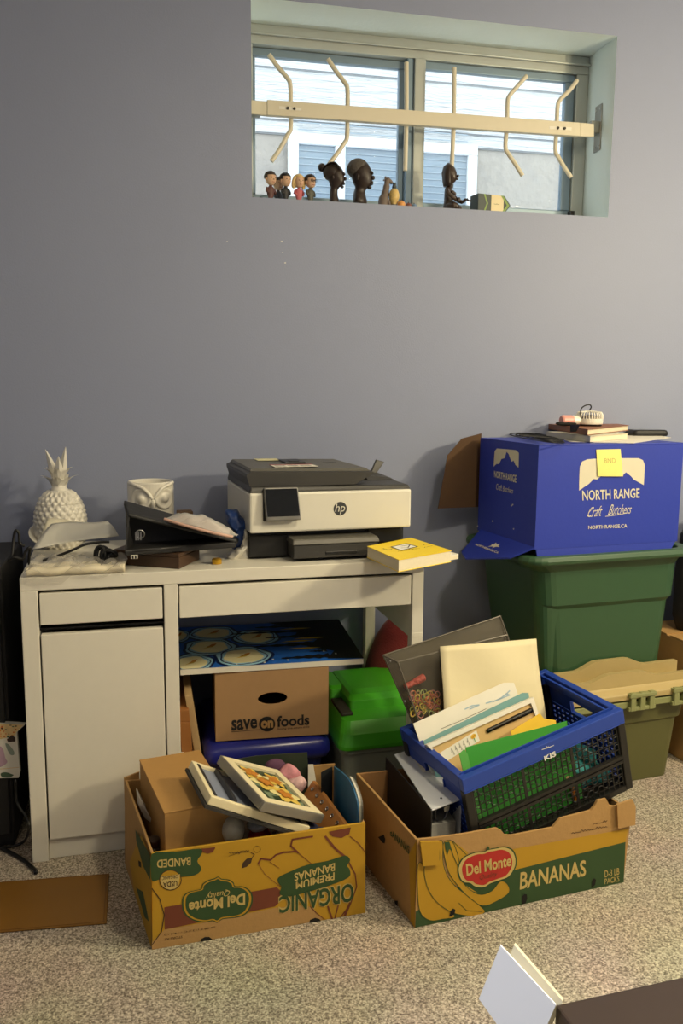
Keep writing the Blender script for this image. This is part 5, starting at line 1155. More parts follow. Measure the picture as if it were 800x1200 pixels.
# framed flower picture lying tilted on top of a mirror frame
fM = Matrix.Translation(V((.528, -.486, .338))) @ Matrix.Rotation(R(21.2), 4, 'Z') @ Matrix.Rotation(R(6.5), 4, 'X') @ Matrix.Rotation(R(26.8), 4, 'Y')
s_ = 1.04; fM = Matrix.Translation(CAM+(fM.to_translation()-CAM)*s_) @ fM.to_3x3().to_4x4()
fw, fd, fh = .176*s_, .212*s_, .022
sil = mat('silver frame edge', (150, 146, 138), .35, .6); crm = mat('cream picture mat', (232, 220, 182), .6, var=.03)
t = thing('picture_frame', 'silver framed yellow flower picture on top of the pile in the yellow banana box', 'picture frame', M=fM)
pk2 = dict(parent=t, local=True)
mb = MB(); wfr = .007
mb.box(0, fw, 0, wfr, 0, fh); mb.box(0, fw, fd-wfr, fd, 0, fh); mb.box(0, wfr, wfr, fd-wfr, 0, fh); mb.box(fw-wfr, fw, wfr, fd-wfr, 0, fh); mb.box(wfr, fw-wfr, wfr, fd-wfr, 0, .004); mb.build('frame', sil, bevel=.0015, **pk2)
mb = MB(); mw = .026; zf = fh-.0015
mb.box(.004, fw-.004, .004, mw, zf-.004, zf+.002); mb.box(.004, fw-.004, fd-mw, fd-.004, zf-.004, zf+.002); mb.box(.004, mw, mw, fd-mw, zf-.004, zf+.002); mb.box(fw-mw, fw-.004, mw, fd-mw, zf-.004, zf+.002); mb.build('mat_board', crm, **pk2)
mb = MB(); px0, px1, py0, py1 = mw, fw-mw, mw, fd-mw
fp = [mat('dark leaf green print', (44, 62, 44), .4, var=.4, scale=60), mat('yellow petal print', (228, 196, 92), .4, var=.15, scale=60), mat('orange petal print', (200, 130, 50), .4, var=.2, scale=60), mat('pale petal print', (236, 224, 160), .4), mat('grey green print', (120, 136, 110), .4, var=.2, scale=50)]
mb.box(px0, px1, py0, py1, zf-.006, zf-.004, 0)
def petal(cx_, cy_, a, ln, w_, m, o):
    d = (math.cos(a), math.sin(a)); mb.poly([(min(px1, max(px0, cx_+d[0]*ln*t_-d[1]*w_*q_)), min(py1, max(py0, cy_+d[1]*ln*t_+d[0]*w_*q_)), zf-.004+o) for t_, q_ in ((0, 0), (.25, .7), (.55, 1), (.85, .6), (1, 0), (.85, -.6), (.55, -1), (.25, -.7))], m)
random.seed(8); pw, pd2 = px1-px0, py1-py0
for i in range(14): petal(px0+pw*random.random(), py0+pd2*random.random(), random.uniform(0, 6.28), .05, .008, 4, .0003+.00002*i)
for j, (a, b) in enumerate(((.42, .58), (.66, .30), (.25, .80), (.75, .72))):
    for i in range(6): petal(px0+pw*a, py0+pd2*b, i*1.047+j, .046 if j < 2 else .034, .015 if j < 2 else .011, 1 if (i+j) % 3 else 3, .0008+.0001*i+.0008*j)
    for i in range(5): petal(px0+pw*a, py0+pd2*b, i*1.257+.5+j, .024, .008, 2, .0040+.0001*i)
mb.build('picture', fp, fix=False, **pk2)
# mirror frame under it
mM = fM @ Matrix.Translation(V((-.097, .054, -.032))) @ Matrix.Rotation(R(-12), 4, 'Z')
t = thing('mirror_frame', 'silver and grey mirror frame sticking out under the flower picture', 'picture frame', M=mM)
pk2 = dict(parent=t, local=True); gw_, gd_, gh_ = .26, .185, .02
mb = MB(); q_ = .012
mb.box(0, gw_, 0, q_, 0, gh_); mb.box(0, gw_, gd_-q_, gd_, 0, gh_); mb.box(0, q_, q_, gd_-q_, 0, gh_); mb.box(gw_-q_, gw_, q_, gd_-q_, 0, gh_); mb.build('frame', crm, bevel=.002, **pk2)
mb = MB(); mb.box(q_, gw_-q_, q_, gd_-q_, .008, .013); mb.build('mirror_panel', mat('grey blue mirror reflection', (134, 142, 164), .35, .0), **pk2)  # non-metallic grey blue stands in for what the mirror reflects
mb = MB(); mb.box(q_, q_+.006, q_, gd_-q_, .013, gh_+.001); mb.box(.060, .068, q_, gd_-q_, .013, .024); mb.build('bevel_strip', mat('dark frame strip', (44, 44, 50), .4), **pk2)
mb = MB(); mb.box(-.004, gw_, -.004, gd_, -.008, -.001); mb.build('backing', mat('dark backing card', (52, 50, 48), .7), **pk2)
def vcard(name, pts, th, m, label, cat, z0=.012, d=(0, 1, 0)):
    """stiff sheet standing in the box: upper outline from the photo at its own depth, straight foot below"""
    T = [on(u, v, 'y', y) for u, v, y in pts]; P_ = T+[V((T[-1].x, T[-1].y, z0)), V((T[0].x, T[0].y, z0))]
    mb = MB(); mb.prism(P_, V(d)*th); return mb.build(name, m, label=label, cat=cat)
vcard('folder', ((258, 893, -.06), (300, 886, -.06), (360, 882, -.06), (361, 900, -.06)), .003, mat('dark green clear folder', (52, 62, 50), .4, var=.1), 'dark green folder standing at the back of the yellow banana box', 'folder')
# pink flowered cloth roll
mb = MB(); c0 = on(340, 906, 'y', -.10)
flo = mat('pink flowered cloth', (206, 140, 150), .8, var=.6, scale=55)
mb.ball(on(337, 908, 'y', -.105), (.032, .02, .024), 16); 
for v_ in mb.v: v_ += V((.003*math.sin(90*v_.z), .003*math.sin(110*v_.x), .005*math.sin(95*v_.x+40*v_.y)))
mb.build('cloth', flo, smooth=True, label='pink flowered cloth bundle in front of the dark green folder', cat='cloth')
mb = MB(); mb.ball(on(348, 919, 'y', -.13), (.024, .02, .022), 16)
for v_ in mb.v: v_ += V((.003*math.sin(130*v_.z), .003*math.sin(120*v_.x), .004*math.sin(120*v_.x+1)))
mb.build('cloth_ball', mat('white and pink cloth', (216, 176, 178), .8, var=.5, scale=70), smooth=True, label='white and pink cloth ball beside the flower picture', cat='cloth')
mb = MB(); mb.ball(on(322, 898, 'y', -.085), (.028, .014, .02), 16); mb.build('purple_cloth', mat('dull purple cloth', (92, 58, 84), .85, var=.2), smooth=True, label='dull purple cloth bundle against the dark green folder', cat='cloth')
vcard('paper', ((361, 896, -.07), (367, 896, -.07), (370, 914, -.07)), .002, PAPER, 'small white paper edge beside the dark green folder', 'paper')
# brown notebook with ring holes, leaning
n0, n1, n2, n3 = on(366, 915, 'y', -.14), on(404, 966, 'y', -.345), on(378, 969, 'y', -.350), on(357, 929, 'y', -.15)
nb_ = thing('notebook', 'tan brown notebook with a row of eyelets standing in the yellow banana box', 'notebook', (n0+n1)/2)
dn_ = V((-.075, -.01, -.105)); e_ = V((.007, .001, 0))
MB().hexa([n0+dn_, n1+dn_, n1+dn_+e_, n0+dn_+e_], [n0, n1, n1+e_, n0+e_]).build('cover', mat('tan brown notebook cover', (176, 118, 62), .6, var=.08), nb_, bevel=.001)
fn = (n1-n0).cross(dn_).normalized(); fn = fn if fn.x < 0 else -fn
for i in range(6):
    p = n0.lerp(n1, .1+.155*i)+dn_*.10+fn*.0012; a_ = (n1-n0).normalized(); b_ = fn.cross(a_)
    MB().tube([p+a_*.0042*math.cos(t_*math.pi/6)+b_*.0042*math.sin(t_*math.pi/6) for t_ in range(13)], .0013, 6, 0, False).build('eyelet', STEEL, nb_)
MB().hexa([n0+dn_+e_*1.05, n1+dn_+e_*1.05, n1+dn_+e_*1.5, n0+dn_+e_*1.5], [n0+e_*1.05-V((0, 0, .004)), n1+e_*1.05-V((0, 0, .004)), n1+e_*1.5-V((0, 0, .004)), n0+e_*1.5-V((0, 0, .004))]).build('page_block', mat('orange page edge', (206, 142, 70), .7), nb_)
# blue pocket folder against the right wall
p0, p1, p2 = on(391, 898, 'x', .752), on(418, 938, 'x', .766), on(419, 957, 'x', .769)
bf = thing('folder', 'blue pocket folder curving along the right wall of the yellow banana box', 'folder', p1)
blu = mat('mid blue folder card', (44, 104, 146), .5, var=.05)
crv = bez([p0, on(408, 913, 'x', .760), p1, p2], 6)
mb = MB(); k0 = len(crv)
mb.loft([[V((p.x-.03*(1-(p.z-.0)/.25) if 0 else p.x, p.y, .03)), p, p+V((.003, 0, 0)), V((p.x+.003, p.y, .03))] for p in crv]); mb.build('cover', blu, bf)
i1 = p0+V((-.004, 0, 0)); i0 = on(376, 905, 'y', p0.y-.02); i2 = on(405, 968, 'y', -.33)
mb = MB(); mb.prism([V((i0.x, i0.y, .10)), i0, i1, V((i1.x, i1.y, .10))], (0, -.003, 0)); mb.build('inner_pocket', mat('black folder inside', (20, 22, 26), .6), bf)
for j, (c_, nm, lb_2) in enumerate((((206, 202, 190), 'magazine', 'white magazine curled between the blue folder and the box wall'), ((120, 118, 110), 'magazine', 'grey magazine curled outermost against the box wall'))):
    off = V((.005+.005*j, .004, .004-.003*j)); cc = [p+off for p in crv[6:]]
    t = thing(nm, lb_2, 'magazine', cc[0])
    MB().loft([[V((p.x, p.y, .03)), p, p+V((.0035, 0, 0)), V((p.x+.0035, p.y, .03))] for p in cc]).build('pages', mat('magazine pages %d' % j, c_, .6, var=.25, scale=90), t)
    MB().loft([[V((p.x-.001, p.y, .03)), p+V((-.001, 0, .0004)), p+V((-.0002, 0, .0004)), V((p.x-.0002, p.y, .03))] for p in cc]).build('cover', mat('magazine cover %d' % j, (150, 150, 140) if j else (224, 220, 206), .4, var=.2, scale=30), t)
# soft toys and bits low in the middle
bl_ = on(273, 972, 'y', -.33)
mb = MB(); mb.ball(bl_, (.026, .028, .034), 18); mb.build('ball', mat('off white felt', (196, 190, 168), .9, var=.08, scale=40, bump=.2), smooth=True, label='off white felt ball beside the plain brown carton', cat='ball')
sc0 = on(304, 973, 'y', -.31); t = thing('santa_toy', 'small red toy with a fluffy white cap beside the felt ball', 'toy', sc0-V((0, 0, .06)))
MB().loft([[sc0+V((r*math.cos(a), r*math.sin(a), z)) for a in [2*math.pi*i/16 for i in range(16)]] for z, r in ((-.06, .02), (-.04, .026), (-.01, .026), (.006, .018))]).build('body', mat('red felt', (150, 30, 30), .9, bump=.2), t, smooth=True)
mb = MB(); mb.ball(sc0+V((-.003, 0, .014)), (.027, .022, .013), 16)
for v_ in mb.v: v_ += V((0, 0, .003*math.sin(90*v_.x)*math.cos(80*v_.y)))
mb.build('cap_trim', mat('white fleece', (222, 220, 216), .95, bump=.5, bscale=150), t, smooth=True)
mb = MB(); bk_c = on(352, 972, 'y', -.33); mb.ball(bk_c, (.045, .025, .022), 18)
for v_ in mb.v: v_ += V((0, 0, .006*math.sin(50*v_.x+2)*math.cos(60*v_.y)))
mb.build('cloth_bundle', mat('navy patterned cloth', (34, 36, 66), .85, var=.5, scale=50), smooth=True, label='navy patterned cloth bundle at the front rim under the pictures', cat='cloth')
mb = MB(); nbp = on(375, 976, 'y', -.365); mb.ball(nbp, (.018, .012, .014), 14); mb.build('pompom', mat('navy wool', (28, 30, 58), .95, bump=.6, bscale=90), smooth=True, label='navy pompom poking over the front rim of the yellow box', cat='pompom')
mb = MB(); mc = on(330, 972, 'y', -.30); mb.tube(bez([mc+V((-.02, 0, -.01)), mc+V((-.005, 0, .008)), mc+V((.012, 0, -.002)), mc+V((.018, -.01, -.012))]), .004, 8); mb.build('wire_clip', STEEL, smooth=True, label='bent steel clip between the red toy and the navy cloth', cat='clip')
mb = MB(); mb.grid(lambda s, t_: V((.345+.40*s, -.37+.32*t_, .10+.05*math.sin(5*s+2*t_)*math.sin(4*t_+1))), 24, 18); mb.build('dark_cloth', mat('dark brown cloth', (52, 40, 34), .9, var=.3, scale=20, bump=.3, bscale=60), smooth=True, solid=.004, label='dark brown cloth filling the bottom of the yellow banana box', cat='cloth')
# patterned plate on its side and a jar at the left wall
pc_ = on(160, 935, 'y', -.15); t = thing('plate', 'white square plate with a brown pattern slipped down the left wall of the yellow box', 'plate', pc_)
_e1 = (Cb-A).normalized(); _e2 = (V((-.42, 0, 1))).normalized(); _e2 = (_e2-_e1*_e2.dot(_e1)).normalized(); _nn = _e1.cross(_e2); _nn = _nn if _nn.x > 0 else -_nn
_pc = A.lerp(Cb, .66)+V((.024, 0, 0)); pR = frame3(V((_pc.x, _pc.y, .205)), -_e1, _e2, _nn)
mb = MB(); mb.loft([[pR @ p for p in rrect(-a, a, -b, b, z, r)] for a, b, z, r in ((.016, .02, 0, .008), (.034, .045, .012, .016), (.036, .047, .013, .016), (.033, .043, .010, .015), (.018, .022, .003, .008))]); mb.build('dish', cer, t, bevel=.001)
mb = MB(); rings = [[pR @ V((a*math.cos(x*math.pi/14), b*math.sin(x*math.pi/14), z)) for x in range(28)] for a, b, z in ((.026, .033, .0072), (.022, .027, .0056))]; mb.loft(rings, 0, False, False); mb.loft([[pR @ V((a*math.cos(x*math.pi/14), b*math.sin(x*math.pi/14), .0042)) for x in range(28)] for a, b in ((.014, .018), (.009, .012))], 0, False, False); mb.build('plate_pattern', mat('brown plate pattern', (92, 60, 44), .4, var=.4, scale=60), t, fix=False)
jc = on(168, 975, 'y', -.30); jz = A.lerp(Cb, .30)+V((.0285, 0, .085)); t = thing('jar', 'dark glass jar with a black lid at the left wall of the yellow box', 'jar', jz)
MB().lathe([(0, 0), (.015, 0), (.0165, .01), (.0165, .075), (.014, .090), (.012, .098), (0, .098)], 28, jz).build('body', mat('dark smoky glass jar', (52, 52, 50), .12, spec=.8), t, smooth=True)
mb = MB(); mb.lathe([(0, .0985), (.0145, .0985), (.015, .101), (.015, .112), (.0135, .115), (0, .115)], 28, jz); mb.build('lid', mat('dark bronze lid', (60, 44, 38), .35, .4), t, smooth=False, bevel=.001)

# ================================================================ left frame edge
ac = on(18, 990, 'z', 0)
t = thing('cabinet', 'black cabinet standing at the left frame edge beside the desk', 'cabinet', (ac.x-.36, ac.y, 0))
blkm = mat('matte black cabinet', (20, 20, 22), .6); mb = MB(); mb.box(0, .36, 0, .36, 0, .76); mb.build('carcass', blkm, t, True, bevel=.004)
MB().box(.004, .352, -.016, -.001, .04, .755).build('door', blkm, t, True, bevel=.002); MB().box(.31, .325, -.03, -.016, .40, .52).build('handle', STEEL, t, True, bevel=.002)
y_c = ac.y-.022
fl_q = [(0, 846.5), (29, 849.5), (19.5, 858), (23.5, 906), (22, 911.5), (0, 912)]
T_ = [on(-30, 846, 'y', y_c)]+[on(u, v, 'y', y_c) for u, v in fl_q[1:5]]+[on(-30, 912.5, 'y', y_c)]
t = thing('floral_bag', 'white floral printed gift bag at the left frame edge in front of the black cabinet', 'gift bag', V((T_[-1].x, y_c, T_[-1].z)))
MB().prism(T_, (0, .018, 0)).build('bag_panel', mat('white gift bag paper', (232, 228, 216), .45), t)
F = Face((0, y_c, 0), (0, -1, 0)); P = MB(); Zf = zoomed(0, 820, 5.45)
fm = [mat('orange flower print', (206, 110, 44), .5, var=.3, scale=90), mat('sage green print', (146, 158, 146), .5), mat('mauve print', (190, 158, 178), .5), mat('dark green leaf print', (70, 96, 74), .5), mat('cream band print', (226, 196, 140), .5, var=.2, scale=90), mat('dark brown print', (58, 40, 34), .5)]
F.poly(P, Zf([(-100, 146), (152, 161), (104, 206), (98, 230), (-100, 275)]), 4, .0006)
random.seed(5)
for i in range(44):
    cx_, cy_ = random.uniform(-60, 120), random.uniform(156, 262)
    if cx_ > 98 and cy_ > 190: continue
    F.poly(P, Zf(circ(cx_, cy_, random.uniform(4, 10), random.uniform(3, 8), 7)), 0 if i % 3 else 5 if i % 2 else 3, .0009+.00003*i)
F.poly(P, Zf([(46, 250), (74, 224), (98, 238), (99, 264), (52, 268)]), 5, .0025)
F.poly(P, Zf(sm([(34, 278), (60, 288), (90, 330), (88, 352), (66, 350), (48, 320)], 3)), 1, .0012); F.poly(P, Zf(sm([(-60, 300), (10, 300), (34, 370), (46, 400), (0, 430), (-60, 430)], 3)), 2, .0012)
F.poly(P, Zf(sm([(6, 468), (40, 462), (70, 472), (88, 480), (60, 494), (14, 492)], 3)), 3, .0012); F.stroke(P, Zf([(-60, 446), (60, 436), (122, 430)]), .0015, 4, .0014)
P.build('bag_print', fm, t, fix=False)
def flo_(pts, r, label, m=cab): 
    mb = MB(); mb.tube(bez(pts), r, 8); mb.build('cable', m, smooth=True, label=label, cat='cable')
flo_([on(-20, 985, 'z', .012), on(0, 993, 'z', .006), on(14, 1000, 'z', .006), on(28, 1008, 'z', .006), on(41, 1019.5, 'z', .007), on(42, 1023, 'z', .006)], .005, 'thick black cable ending on the carpet by the desk foot')
flo_([on(18, 914, 'y', .04), on(20, 940, 'y', .04), on(30, 956, 'y', .02), on(34, 970, 'y', .0), on(28, 986, 'z', .02), on(12, 992, 'z', .006), on(-4, 992, 'z', .005)], .0035, 'thin black cable looping down beside the left desk side')
mb = MB(); q = [on(-40, 1038, 'z', .001), on(128, 1025, 'z', .001), on(125, 1083, 'z', .001), on(-40, 1097, 'z', .001)]
mm = mat('amber brown mat', (120, 82, 22), .55, var=.12, scale=6); t = thing('floor_mat', 'amber brown rectangular mat flat on the carpet in front of the cupboard door', 'mat', (q[0]+q[2])/2)
MB().hexa(q, [p+V((0, 0, .004)) for p in q]).build('mat_sheet', mm, t, bevel=.0015)
c_ = (q[0]+q[2])/2; q2 = [p.lerp(c_, .04)+V((0, 0, .0042)) for p in q]
mb = MB()
for i in range(4): a, b = q2[i], q2[(i+1) % 4]; d = (b-a).normalized()*.002; mb.tube([a, b], .0008, 5)
mb.build('mat_border', mat('dark amber border', (104, 66, 18), .6), t)

# ================================================================ foreground: dark table corner and a white folded card
TZ_ = .58
tc0 = on(650, 1177, 'z', TZ_); tr = on(800, 1144, 'z', TZ_); ddx = (tr-tc0).normalized(); dl = on(648, 1200, 'z', TZ_-.02)
dyv = V((ddx.y, -ddx.x, 0)); drk = mat('dark brown table top', (52, 40, 34), .35, var=.12, scale=10)
t = thing('table', 'dark brown table top cutting into the lower right corner', 'table', V((tc0.x, tc0.y, 0)))
q = [tc0, tc0+ddx*1.0, tc0+ddx*1.0+dyv*.55, tc0+dyv*.55]
MB().hexa([p-V((0, 0, .028)) for p in q], q).build('table_top', drk, t, bevel=.003)
for p in (tc0+ddx*.06+dyv*.06, tc0+ddx*.94+dyv*.06, tc0+ddx*.94+dyv*.49, tc0+ddx*.06+dyv*.49):
    MB().hexa([V((p.x+a, p.y+b, 0)) for a, b in ((-.016, -.016), (.016, -.016), (.016, .016), (-.016, .016))], [V((p.x+a, p.y+b, TZ_-.028)) for a, b in ((-.022, -.022), (.022, -.022), (.022, .022), (-.022, .022))]).build('leg', drk, t, bevel=.002)
wc = mat('white card stock', (224, 226, 234), .55, var=.01); 
P1, P2, P4 = on(586, 1108, 'z', TZ_+.06), on(651, 1178, 'z', TZ_+.012), on(561, 1170, 'z', TZ_-.01)
P3 = P2+P4-P1
t = thing('folded_card', 'white folded card leaning against the left edge of the dark table', 'card', P3)
nn = (P2-P1).cross(P4-P1).normalized(); nn = nn if nn.dot(CAM-P1) > 0 else -nn
ext_ = (P4-P1)*1.2
MB().prism([P1, P2, P2+ext_+(P4-P1)*0, P1+ext_*.84], -nn*.002).build('front_leaf', wc, t)
Q1, Q2 = on(601, 1110, 'z', TZ_+.06), on(658, 1176, 'z', TZ_+.004); Q1 -= nn*.004; Q2 -= nn*.004
MB().prism([Q1, Q2, Q2+ext_, Q1+ext_*.84], -nn*.004).build('back_leaf', mat('warm lit card edge', (236, 226, 196), .6), t)  # cream tone stands for warm light on the white card
# ================================================================ on the window sill
SZ = WZ0+.0005
bk2 = mat('dark bronze resin', (58, 44, 36), .35, var=.3, scale=40, bump=.1); blkw = mat('dark carved wood', (46, 34, 30), .4, var=.35, scale=50, bump=.15)
skin = mat('figurine skin tone', (206, 168, 140), .5); 
def sill(u, y): p = on(u, 240, 'y', y); return V((p.x, y, SZ))
def bobble(u, y, h, hair, hairm, suit, label, glasses=False, face=.35, long_=False, sk=None):
    b = sill(u, y); t = thing('bobblehead', label, 'figurine', b, group=None); sk = sk or skin
    k_ = h/.10; fa = Matrix.Rotation(face, 4, 'Z'); T = lambda x, y_, z: b+(fa @ V((x*k_, y_*k_, z*k_)))
    mb = MB(); mb.loft([[T(a*math.cos(x*math.pi/8), c*math.sin(x*math.pi/8), z) for x in range(16)] for z, a, c in ((0, .010, .008), (.012, .009, .007), (.022, .013, .009), (.036, .016, .010), (.044, .014, .010), (.050, .006, .006), (.056, .005, .005))])
    for s in (-1, 1): mb.tube([T(s*.014, 0, .044), T(s*.019, -.002, .032), T(s*.012, -.009, .026)], .0042*k_, 8)
    mb.build('body', suit, t, smooth=True)
    mb = MB(); mb.loft([[T(.0005+a*math.cos(x*math.pi/10), c*math.sin(x*math.pi/10)+o, z) for x in range(20)] for z, a, c, o in ((.053, .005, .005, -.003), (.056, .011, .011, -.003), (.064, .0165, .017, -.001), (.074, .0185, .020, 0), (.085, .0185, .019, .001), (.093, .013, .014, .001), (.097, .004, .004, .001))])
    mb.ball(T(0, -.0205, .071), .0032*k_, 8)
    for s in (-1, 1): mb.ball(T(s*.019, .001, .072), (.0028*k_, .0042*k_, .0052*k_), 8)
    mb.build('head', sk, t, smooth=True)
    mb = MB()
    for s in (-1, 1): mb.ball(T(s*.0075, -.0178, .076), .0019*k_, 8)
    mb.build('eyes', BLACK, t); MB().tube([T(-.005, -.0175, .0625), T(0, -.0188, .0615), T(.005, -.0175, .0625)], .0009*k_, 6).build('mouth', mat('figurine lips', (150, 70, 66), .5), t)
    mb = MB(); lo = .058 if long_ else .076
    mb.loft([[T((a*1.06)*math.cos(x), c*math.sin(x)+.002, z) for x in [math.pi*(-.12)+math.pi*1.24*i/16 for i in range(17)]]+[] for z, a, c in ((lo, .020, .021), (.085, .021, .0215), (.094, .0165, .018), (.0995, .009, .010), (.1012, .001, .001))], 0, True, True, True)
    mb.loft([[T(a*math.cos(x*math.pi/10), c*math.sin(x*math.pi/10), z) for x in range(20)] for z, a, c in ((.0865, .0195, .0205), (.094, .0150, .0165), (.1005, .006, .007), (.102, .001, .001))])
    if long_:
        for s in (-1, 1): mb.tube(bez([T(s*.016, -.004, .09), T(s*.022, .0, .074), T(s*.021, .004, .058), T(s*.017, .004, .050)]), [.006*k_]*20+[.004*k_]*5, 8)
    mb.build('hair', hairm, t, smooth=True)
    if glasses:
        mb = MB()
        for s in (-1, 1): mb.tube([T(s*.0082+.0055*math.cos(x*math.pi/6), -.0208, .0755+.0045*math.sin(x*math.pi/6)) for x in range(13)], .0011*k_, 5)
        mb.tube([T(-.003, -.021, .076), T(.003, -.021, .076)], .001*k_, 5); mb.build('glasses', BLACK, t)
    MB().lathe([(0, 0), (.011*k_, 0), (.011*k_, .003*k_), (0, .003*k_)], 16, b).build('stand', BLACK, t)
dh = mat('dark brown figurine hair', (50, 38, 32), .6); bh_ = mat('black figurine hair', (24, 24, 28), .5); bl3 = mat('blond figurine hair', (216, 186, 128), .6)
st1 = mat('maroon figurine suit', (92, 58, 56), .6); st2 = mat('black figurine suit', (34, 34, 40), .6); st3 = mat('pink figurine dress', (186, 96, 104), .6); st4 = mat('olive figurine jacket', (84, 84, 74), .6)
bobble(317, .60, .090, 0, dh, st1, 'brown haired bobblehead in a maroon suit, first from the left on the sill', face=.5)
bobble(326, .66, .088, 0, bh_, mat('slate figurine suit', (72, 78, 92), .6), 'black haired bobblehead standing behind the two at the left of the sill', face=.4)
bobble(334.5, .60, .088, 0, bh_, st2, 'black haired bobblehead in a black suit beside the maroon suited one', face=.5)
bobble(350, .60, .086, 0, bl3, st3, 'blond long haired bobblehead in a pink dress on the sill', face=.3, long_=True)
bobble(363.5, .60, .088, 0, dh, st4, 'bobblehead with black glasses and an olive jacket on the sill', glasses=True, face=.5)
def bust(u, y, rows, nose, name, label, m, fa=R(62), extra=None, hairm=None, hair=None, parts=None):
    b = sill(u, y); t = thing(name, label, 'bust', b); rot_ = Matrix.Rotation(fa, 4, 'Z'); T = lambda x, y_, z: b+(rot_ @ V((x, y_, z)))
    mb = MB(); n = 28
    mb.loft([[T(a*math.cos(x*2*math.pi/n), o+c*math.sin(x*2*math.pi/n), z) for x in range(n)] for z, a, c, o in rows])
    for (x, y_, z), r in nose: mb.ball(T(x, y_, z), r, 10, 0, rot_)
    mb.build('figure', m, t, smooth=True)
    for nm, fn, mm in (parts or []):
        q = MB(); fn(q, T, rot_); q.build(nm, mm, t, smooth=True)
    return t
# woman's head, hair gathered in a knot, looking to the right
def wh(q, T, r): 
    q.ball(T(0, .012, .098), (.026, .030, .026), 16, 0, r)
    q.ball(T(0, .045, .116), .0135, 12)
    for i in range(9): q.tube(bez([T((i-4)*.0058, -.019, .103), T((i-4)*.006, -.005, .122), T((i-4)*.0045, .018, .123), T((i-4)*.003, .036, .113)]), .0022, 5)
bust(393, .60, ((0, .022, .018, .006), (.012, .021, .016, .004), (.026, .014, .013, .006), (.044, .0115, .012, .006), (.054, .012, .014, .002), (.060, .016, .021, -.002), (.070, .0195, .025, -.003), (.085, .0215, .027, -.001), (.100, .021, .026, .002), (.113, .014, .018, .004), (.119, .004, .006, .005)),
     (((0, -.030, .078), (.004, .006, .006)), ((0, -.0265, .0655), (.006, .0045, .0026)), ((0, -.0265, .0615), (.0055, .004, .0024)), ((0, -.021, .0545), (.006, .006, .005)), ((0, -.027, .093), (.010, .004, .005)), ((.021, .004, .080), (.003, .005, .007)), ((-.021, .004, .080), (.003, .005, .007))),
     'woman_bust', 'dark carved bust of a woman with a hair knot, facing right on the sill', blkw, R(64), parts=[('hair', wh, blkw)])
def mh(q, T, r): q.ball(T(0, .012, .115), (.030, .036, .032), 18, 0, r)
bust(423, .60, ((0, .032, .022, .004), (.018, .033, .022, .004), (.034, .024, .020, .006), (.046, .018, .018, .006), (.054, .017, .019, .002), (.060, .019, .024, -.004), (.072, .025, .031, -.004), (.092, .028, .034, -.001), (.112, .028, .034, .003), (.128, .022, .028, .006), (.139, .010, .014, .008), (.142, .002, .003, .008)),
     (((0, -.037, .086), (.007, .007, .007)), ((0, -.033, .073), (.009, .006, .0036)), ((0, -.033, .067), (.009, .0055, .0036)), ((0, -.026, .058), (.009, .008, .006)), ((0, -.033, .101), (.016, .005, .006)), ((.028, .006, .085), (.004, .006, .010)), ((-.028, .006, .085), (.004, .006, .010))),
     'man_bust', 'large dark bust of a short haired man, facing right beside the woman bust', blkw, R(64), parts=[('hair', mh, mat('greyish cropped hair', (86, 80, 76), .8, bump=.5, bscale=200))])
# stone giraffe, painted vase-like bird, orange and small ornaments
b = sill(451, .61); t = thing('giraffe_figurine', 'grey stone giraffe figurine with its neck stretched up, right of the man bust', 'figurine', b); T = lambda x, y, z: b+V((x, y, z)); gs = mat('mottled grey stone', (112, 98, 90), .6, var=.3, scale=60)
mb = MB(); mb.tube(bez([T(-.006, 0, 0), T(-.006, 0, .02), T(.0, 0, .045), T(.004, 0, .07), T(.006, 0, .088)], 6), [.016]*6+[.0165]*4+[.013]*4+[.0105]*5+[.0085]*6, 14); mb.build('body', gs, t, smooth=True)
mb = MB(); mb.tube([T(.0, 0, .085), T(.008, 0, .0885), T(.018, 0, .083), T(.024, 0, .079)], [.007, .0085, .0065, .004], 12)
for s in (-1, 1): mb.tube([T(.001, s*.004, .092), T(-.001, s*.005, .099)], .0016, 6); mb.ball(T(-.003, s*.008, .089), (.003, .002, .0025), 8)
mb.build('head', gs, t, smooth=True)
mb = MB()
for s in (-1, 1): mb.tube(bez([T(-.002, s*.008, .028), T(.010, s*.008, .022), T(.014, s*.007, .004)]), .0055, 8)
mb.build('leg', gs, t, smooth=True)
b = sill(461.5, .60); t = thing('painted_ornament', 'small painted ornament with a yellow floral bulb and dark neck, beside the giraffe', 'ornament', b)
MB().lathe([(0, 0), (.010, 0), (.009, .012), (.012, .020), (.0165, .032), (.017, .042), (.013, .054), (.008, .060), (0, .061)], 24, b).build('bulb', mat('cream and yellow glaze', (206, 176, 110), .35, var=.45, scale=70), t, smooth=True)
MB().lathe([(0, .060), (.007, .061), (.0075, .066), (.005, .072), (.0058, .078), (0, .079)], 20, b).build('neck', mat('dark teal glaze', (54, 62, 66), .35), t, smooth=True)
MB().lathe([(0, 0), (.0125, 0), (.0115, .010), (.0, .010)], 20, b+V((0, 0, .0003))).build('foot', mat('grey blue glaze', (104, 112, 124), .4), t, smooth=True)
